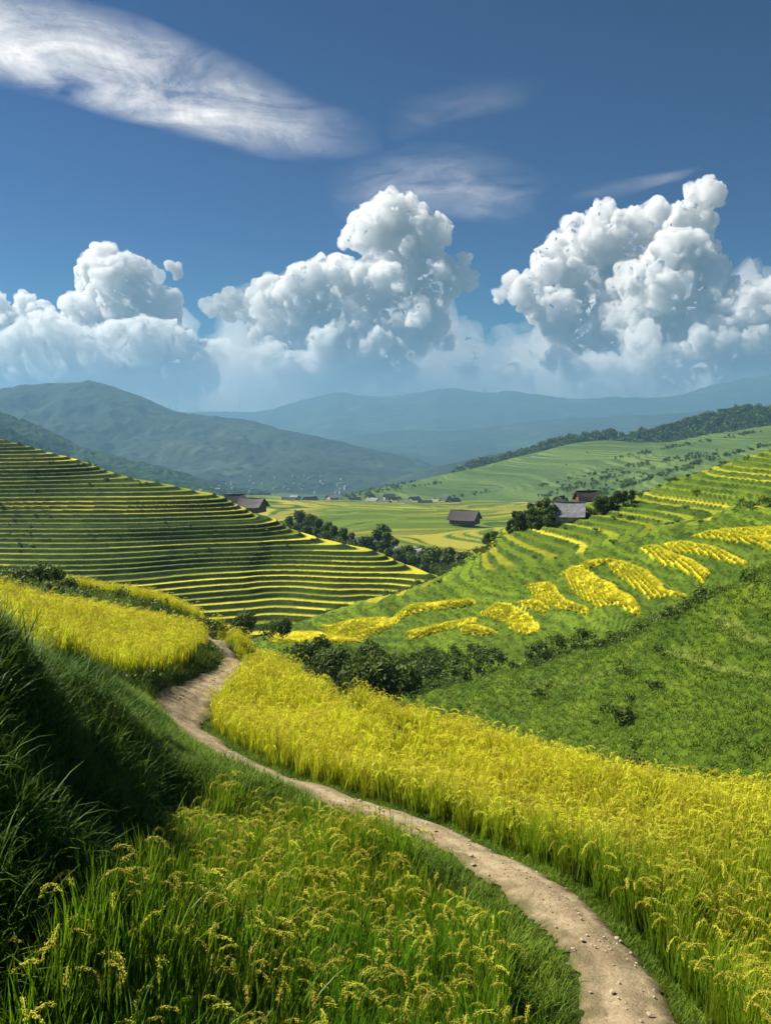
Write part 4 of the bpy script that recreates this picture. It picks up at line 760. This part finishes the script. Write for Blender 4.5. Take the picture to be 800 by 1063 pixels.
# ================================================================== CLOUDS
def m_cloud(name, dens, an=.3, het=False):
    s = NT(name); v = s.n('VolumePrincipled'); v.inputs['Color'].default_value = (1, 1, 1, 1); v.inputs['Density'].default_value = dens; v.inputs['Anisotropy'].default_value = an
    if het:
        n1 = s.noise(.0040, 6, .66); sz = s.n('SeparateXYZ'); s.put(sz.inputs[0], s.coord('World')); low = s.ramp(s.math('DIVIDE', sz.outputs[2], 3000.0), [(.10, .05), (.22, .35), (.40, 1.0)])
        s.put(v.inputs['Density'], s.math('MULTIPLY', s.math('MULTIPLY', s.ramp(n1, [(.40, .14), (.50, .5), (.62, 1.0)]), low), dens * 1.9))
    s.t.links.new(v.outputs[0], s.out.inputs['Volume']); return s.m
M['cloud'] = m_cloud('cloud_vapour', .017, .3, True); M['veil'] = m_cloud('thin_vapour', .0010)
def cloud_body(name, blobs, D, seed, vox, mat, kids=(13, 9, 6), flat=1.0, parent=None, depth=1.0):
    rng = np.random.default_rng(seed); px = D / F; S = []
    for (u, v, r) in blobs:
        p = P(u, v, D); p[1] += rng.uniform(-1, 1) * r * px * depth; S.append((*p, r * px * .92))
    core = []
    for a in range(len(S)):
        for b in range(a):
            A_, B_ = np.array(S[a]), np.array(S[b]); dd = np.linalg.norm(A_[:3] - B_[:3])
            if dd < (A_[3] + B_[3]) * 1.15: core.append((*((A_[:3] + B_[:3]) / 2 + (0, A_[3] * .2, 0)), min(A_[3], B_[3]) * .85))
    lev = list(S); tot = list(S) + core
    for k in kids:
        nl = []
        for (x, y, z, r) in lev:
            if r < vox * 2.2: continue
            for _ in range(k):
                d = rng.normal(size=3); d[2] = d[2] * .8 + .25; d[1] -= .25; d /= np.linalg.norm(d); nl.append((x + d[0] * r * .88, y + d[1] * r * .88, z + d[2] * r * .88, r * rng.uniform(.28, .5)))
        lev = nl; tot += nl
    bpy.ops.mesh.primitive_ico_sphere_add(subdivisions=2, radius=1); o = bpy.context.object; nv = len(o.data.vertices); V = np.empty(nv * 3); o.data.vertices.foreach_get('co', V); V = V.reshape(-1, 3)
    Fc = np.array([tuple(p.vertices) for p in o.data.polygons]); bpy.data.objects.remove(o); T_ = np.array(tot)
    AV = (V[None] * T_[:, None, 3:4] * (1, 1, flat) + T_[:, None, :3]).reshape(-1, 3); AF = (Fc[None] + np.arange(len(T_))[:, None, None] * nv).reshape(-1, 3)
    ob = mesh_np(name, AV, AF, mat, parent=parent); m = ob.modifiers.new('r', 'REMESH'); m.mode = 'VOXEL'; m.voxel_size = vox; m.use_smooth_shade = True
    m2 = bpy.data.meshes.new_from_object(ob.evaluated_get(bpy.context.evaluated_depsgraph_get())); ob.modifiers.clear(); old = ob.data; ob.data = m2; bpy.data.meshes.remove(old)
    n = len(m2.vertices); C = np.empty(n * 3); m2.vertices.foreach_get('co', C); C = C.reshape(-1, 3)
    for s, a in ((vox * 16, vox * 3.5), (vox * 7, vox * 2.0)):
        q = C / s; C = C + a * np.stack([n3(q[:, 0], q[:, 1], q[:, 2], 60 + j) for j in range(3)], 1)
    m2.vertices.foreach_set('co', C.ravel()); m2.update(); N = np.empty(n * 3); m2.vertices.foreach_get('normal', N); N = N.reshape(-1, 3); d = 0
    for s, a in ((vox * 11, vox * 3.6), (vox * 5, vox * 2.0), (vox * 2.4, 1.0 * vox)): q = C / s; d = d + a * (1 - 2 * np.abs(n3(q[:, 0], q[:, 1], q[:, 2], 3)))
    C += N * d[:, None]; m2.vertices.foreach_set('co', C.ravel()); m2.update(); m2.materials.clear(); m2.materials.append(mat); return ob
_r = np.random.default_rng(88)
puffs = [(u + _r.normal(0, 6), v + _r.normal(0, 4), r * _r.uniform(.5, 1.1)) for u, v, r in ((20, 360, 14), (35, 350, 10), (60, 345, 10), (0, 366, 14), (45, 375, 14), (90, 355, 12), (120, 345, 12), (150, 350, 12), (170, 345, 10), (188, 360, 11), (210, 375, 12), (100, 375, 14), (70, 362, 12), (135, 365, 12), (160, 370, 11), (280, 375, 10), (292, 388, 9), (312, 375, 10), (340, 357, 11), (378, 362, 12), (396, 355, 10), (440, 325, 10), (575, 378, 7), (590, 384, 8), (606, 378, 7), (640, 387, 9), (660, 357, 10), (670, 346, 8), (684, 366, 9), (740, 352, 10), (752, 366, 10), (775, 355, 11), (790, 345, 10), (800, 362, 13), (525, 387, 7), (540, 389, 7), (480, 386, 7), (360, 385, 9), (325, 392, 9)) for _ in range(3)]
CL = {'row': (puffs, 10900, 'broken row of small sunlit cloud puffs low over the mountains'),
      'left': ([(110, 285, 30), (135, 302, 27), (95, 322, 24), (158, 281, 5), (162, 286, 4), (178, 279, 4), (184, 282, 4), (165, 325, 25), (130, 350, 36), (60, 362, 33), (20, 355, 28), (22, 318, 11), (42, 326, 9), (2, 318, 10), (78, 326, 7), (180, 375, 34), (120, 385, 42), (50, 388, 38), (205, 398, 24), (150, 360, 30), (0, 380, 34), (-40, 370, 35), (-60, 330, 30)], 12500, 'big cauliflower cumulus cloud at the left with a rounded tower'),
      'puff': ([(226, 318, 6), (232, 314, 7), (240, 311, 8), (246, 315, 7), (215, 319, 5), (221, 320, 5), (258, 324, 5), (263, 327, 4), (252, 320, 6), (238, 320, 8)], 12600, 'small white cloud puff between the left and middle clouds'),
      'mid': ([(400, 235, 29), (380, 240, 19), (420, 227, 17), (440, 250, 22), (375, 250, 14), (362, 252, 9), (420, 285, 36), (450, 290, 27), (395, 300, 27), (350, 300, 26), (360, 285, 9), (320, 310, 28), (290, 315, 19), (275, 307, 9), (335, 340, 30), (380, 340, 40), (430, 330, 35), (470, 290, 10), (480, 275, 7), (481, 290, 9), (305, 365, 34), (350, 375, 38), (400, 370, 34)], 11800, 'tall middle cumulus cloud with a bulging white top'),
      'right': ([(728, 205, 15), (725, 228, 19), (702, 236, 17), (680, 226, 16), (650, 236, 18), (627, 226, 16), (606, 238, 16), (600, 255, 20), (625, 255, 27), (665, 262, 36), (640, 290, 42), (582, 282, 23), (560, 300, 17), (545, 308, 14), (530, 292, 7), (521, 306, 6), (600, 310, 36), (680, 310, 45), (720, 285, 28), (730, 320, 32), (575, 328, 20), (650, 335, 42), (605, 345, 26)], 12300, 'largest cumulus cloud, heaped high at the right'),
      'edge': ([(776, 320, 18), (790, 312, 16), (762, 345, 21), (795, 345, 24), (738, 358, 18), (800, 302, 13), (710, 378, 22), (665, 378, 20), (670, 362, 12), (665, 350, 7), (615, 378, 9), (588, 384, 8), (575, 378, 6), (640, 388, 14), (745, 320, 6), (840, 330, 35), (820, 380, 30), (770, 385, 30), (690, 395, 25)], 11200, 'lower cumulus cloud trailing off the right edge'),
      'wisp': ([(465, 352, 5), (466, 360, 4)], 11500, 'tiny cloud wisp right of the middle cloud'),
      'low': ([(-20, 350, 34), (20, 372, 30), (60, 388, 30), (110, 400, 30), (160, 396, 28), (205, 380, 22), (235, 392, 26), (262, 382, 14), (230, 365, 12), (520, 388, 8), (540, 385, 8), (505, 395, 9), (450, 392, 15), (480, 400, 14), (420, 395, 18), (285, 375, 9), (272, 388, 12), (345, 395, 30), (300, 395, 30), (400, 398, 26), (560, 395, 16), (600, 398, 20), (650, 400, 24), (700, 400, 24), (760, 395, 26), (810, 385, 30)], 15500, 'low bank of pale clouds just above the far mountains')}
for i, (k, (bl_, D_, lab)) in enumerate(CL.items()):
    tag(cloud_body('cumulus_cloud', bl_, D_, 30 + i, 17 if k not in ('puff', 'wisp') else 16, M['cloud']), lab, 'cloud')
tag(cloud_body('cloud_veil', [(60, 400, 60), (160, 400, 60), (260, 395, 55), (350, 395, 65), (440, 390, 60), (530, 400, 55), (620, 385, 65), (710, 380, 70), (800, 375, 70), (-40, 395, 60), (880, 370, 70), (650, 340, 45), (400, 345, 45), (130, 365, 40)], 15500, 77, 90, M['veil'], kids=(8, 6), depth=1.6), 'thin bluish veil of vapour below and behind the cumulus clouds', 'cloud', kind='stuff')
# cirrus: thin high sheets
def m_cirrus(name, amount, seed):
    s = NT(name); uv = s.attr('cu'); vv = s.attr('cv'); cb = s.n('CombineXYZ'); s.put(cb.inputs[0], uv); s.put(cb.inputs[1], vv); cb.inputs[2].default_value = seed
    a = s.noise(1.6, 9, .60, cb.outputs[0], (1.0, 1.0, 1), .9); b = s.noise(3.5, 8, .7, cb.outputs[0], (1.6, .6, 1), 1.2)
    d = s.math('MULTIPLY', s.ramp(a, [(.30, 0.0), (.75, 1.0)]), s.ramp(b, [(.25, .45), (.75, 1.0)])); d = s.math('MULTIPLY', d, s.attr('mask')); d = s.math('MULTIPLY', d, amount, True)
    df = s.n('BsdfDiffuse'); df.inputs[0].default_value = (.95, .95, .95, 1); tl = s.n('BsdfTranslucent'); tl.inputs[0].default_value = (.95, .95, .95, 1); tp = s.n('BsdfTransparent')
    m1 = s.n('MixShader'); m1.inputs[0].default_value = .6; s.t.links.new(df.outputs[0], m1.inputs[1]); s.t.links.new(tl.outputs[0], m1.inputs[2]); m2 = s.n('MixShader'); s.put(m2.inputs[0], d); s.t.links.new(tp.outputs[0], m2.inputs[1]); s.t.links.new(m1.outputs[0], m2.inputs[2]); s.t.links.new(m2.outputs[0], s.out.inputs['Surface']); return s.m
def cirrus(center, half, amount, seed, lab, A=6000.):
    # centre line given by pixels, on the plane z = A
    cl = []
    for (u, v, w) in center: r = P(u, v, 1.0); t = A / r[2]; r2 = P(u, v + w, 1.0); cl.append((r[0] * t, t, abs(A / r2[2] - t)))
    cl = np.array(cl); n = 120; t = np.linspace(0, len(cl) - 1, n); i = np.clip(t.astype(int), 0, len(cl) - 2); f = (t - i)[:, None]; c = cl[i] * (1 - f) + cl[i + 1] * f
    s_ = np.linspace(-1, 1, 40); X = c[:, :1] + 0 * s_[None]; Y = c[:, 1:2] + c[:, 2:3] * s_[None]; Z = np.full_like(X, A) + 60 * n2(X / 900, Y / 900, seed)
    e = np.linspace(0, 1, n)[:, None]; mask = (1 - np.abs(s_[None]) ** 2) ** 1.2 * np.minimum(1, np.minimum(e * half[0], (1 - e) * half[1]))
    ob = grid('cirrus_cloud', X, Y, Z, m_cirrus('cirrus_%d' % seed, amount, seed), {'cu': np.broadcast_to(X / 4000, X.shape), 'cv': (Y / 4000) , 'mask': mask}); tag(ob, lab, 'cloud'); return ob
cirrus([(-150, 10, 60), (0, 45, 62), (100, 72, 62), (200, 100, 55), (300, 130, 40), (400, 150, 16)], (8, 2.6), 1.5, 2, 'long white feathery cirrus streak across the upper left sky')
cirrus([(340, 210, 26), (420, 192, 34), (480, 196, 36), (560, 214, 24)], (4, 4), .50, 5, 'faint curling cirrus wisps above the middle clouds')
cirrus([(400, 130, 20), (480, 110, 22), (560, 95, 18)], (4, 4), .15, 9, 'thin pale cirrus scratch right of the long streak')
cirrus([(590, 205, 10), (660, 192, 12), (720, 180, 10)], (4, 4), .35, 11, 'slight cirrus line left of the right cloud tower')

# ================================================================== AIR
def haze():
    V, Fc = [], []; box(V, Fc, -9600, 9600, -800, 9600, -194, 500)
    s = NT('haze_air'); v = s.n('VolumePrincipled'); v.inputs['Color'].default_value = (.27, .52, .78, 1); v.inputs['Density'].default_value = HAZE; v.inputs['Anisotropy'].default_value = .2; s.t.links.new(v.outputs[0], s.out.inputs['Volume'])
    tag(mesh_np('haze', V, Fc, s.m, smooth=False), kind='stuff')
HAZE = 1.8e-4
haze()

# ================================================================== LIGHT, SKY, CAMERA
AZ, EL = math.radians(-72), math.radians(46)
S = Vector((math.sin(AZ) * math.cos(EL), math.cos(AZ) * math.cos(EL), math.sin(EL)))
l = bpy.data.lights.new('sun', 'SUN'); l.energy = 5; l.angle = math.radians(.5); l.color = (1, .93, .80); lo = bpy.data.objects.new('sun', l); COL.objects.link(lo); lo.rotation_euler = S.to_track_quat('Z', 'Y').to_euler(); lo.location = (0, 0, 50)
w = bpy.data.worlds.new('World'); sc.world = w; w.use_nodes = True; n = w.node_tree.nodes; lk = w.node_tree.links.new
sk = n.new('ShaderNodeTexSky'); sk.sky_type = 'NISHITA'; sk.sun_disc = False; sk.sun_elevation = EL; sk.sun_rotation = AZ; sk.air_density = 1.0; sk.dust_density = .3; sk.ozone_density = 3.0; sk.altitude = 800
hs_ = n.new('ShaderNodeHueSaturation'); hs_.inputs['Saturation'].default_value = 1.6; hs_.inputs['Value'].default_value = .05; lk(sk.outputs[0], hs_.inputs['Color']); gm_ = n.new('ShaderNodeGamma'); gm_.inputs[1].default_value = 1.5; lk(hs_.outputs[0], gm_.inputs[0]); vm = n.new('ShaderNodeVectorMath'); vm.operation = 'MULTIPLY'; vm.inputs[1].default_value = (0.2, 11.6, 12.2); lk(gm_.outputs[0], vm.inputs[0]); lk(vm.outputs[0], n['Background'].inputs[0]); n['Background'].inputs[1].default_value = .07
c = bpy.data.cameras.new('camera'); c.sensor_fit = 'VERTICAL'; c.sensor_height = 24; c.lens = F / 1063 * 24; c.clip_end = 60000; c.clip_start = .1
co = bpy.data.objects.new('camera', c); co.rotation_euler = (math.pi / 2 - TH, 0, 0); COL.objects.link(co); sc.camera = co
sc.view_settings.view_transform = 'Standard'; sc.view_settings.look = 'None'; sc.view_settings.gamma = 1; sc.view_settings.exposure = 1.0
sc.cycles.max_bounces = 10; sc.cycles.diffuse_bounces = 3; sc.cycles.transmission_bounces = 5; sc.cycles.volume_bounces = 8; sc.cycles.transparent_max_bounces = 12; sc.cycles.use_denoising = True
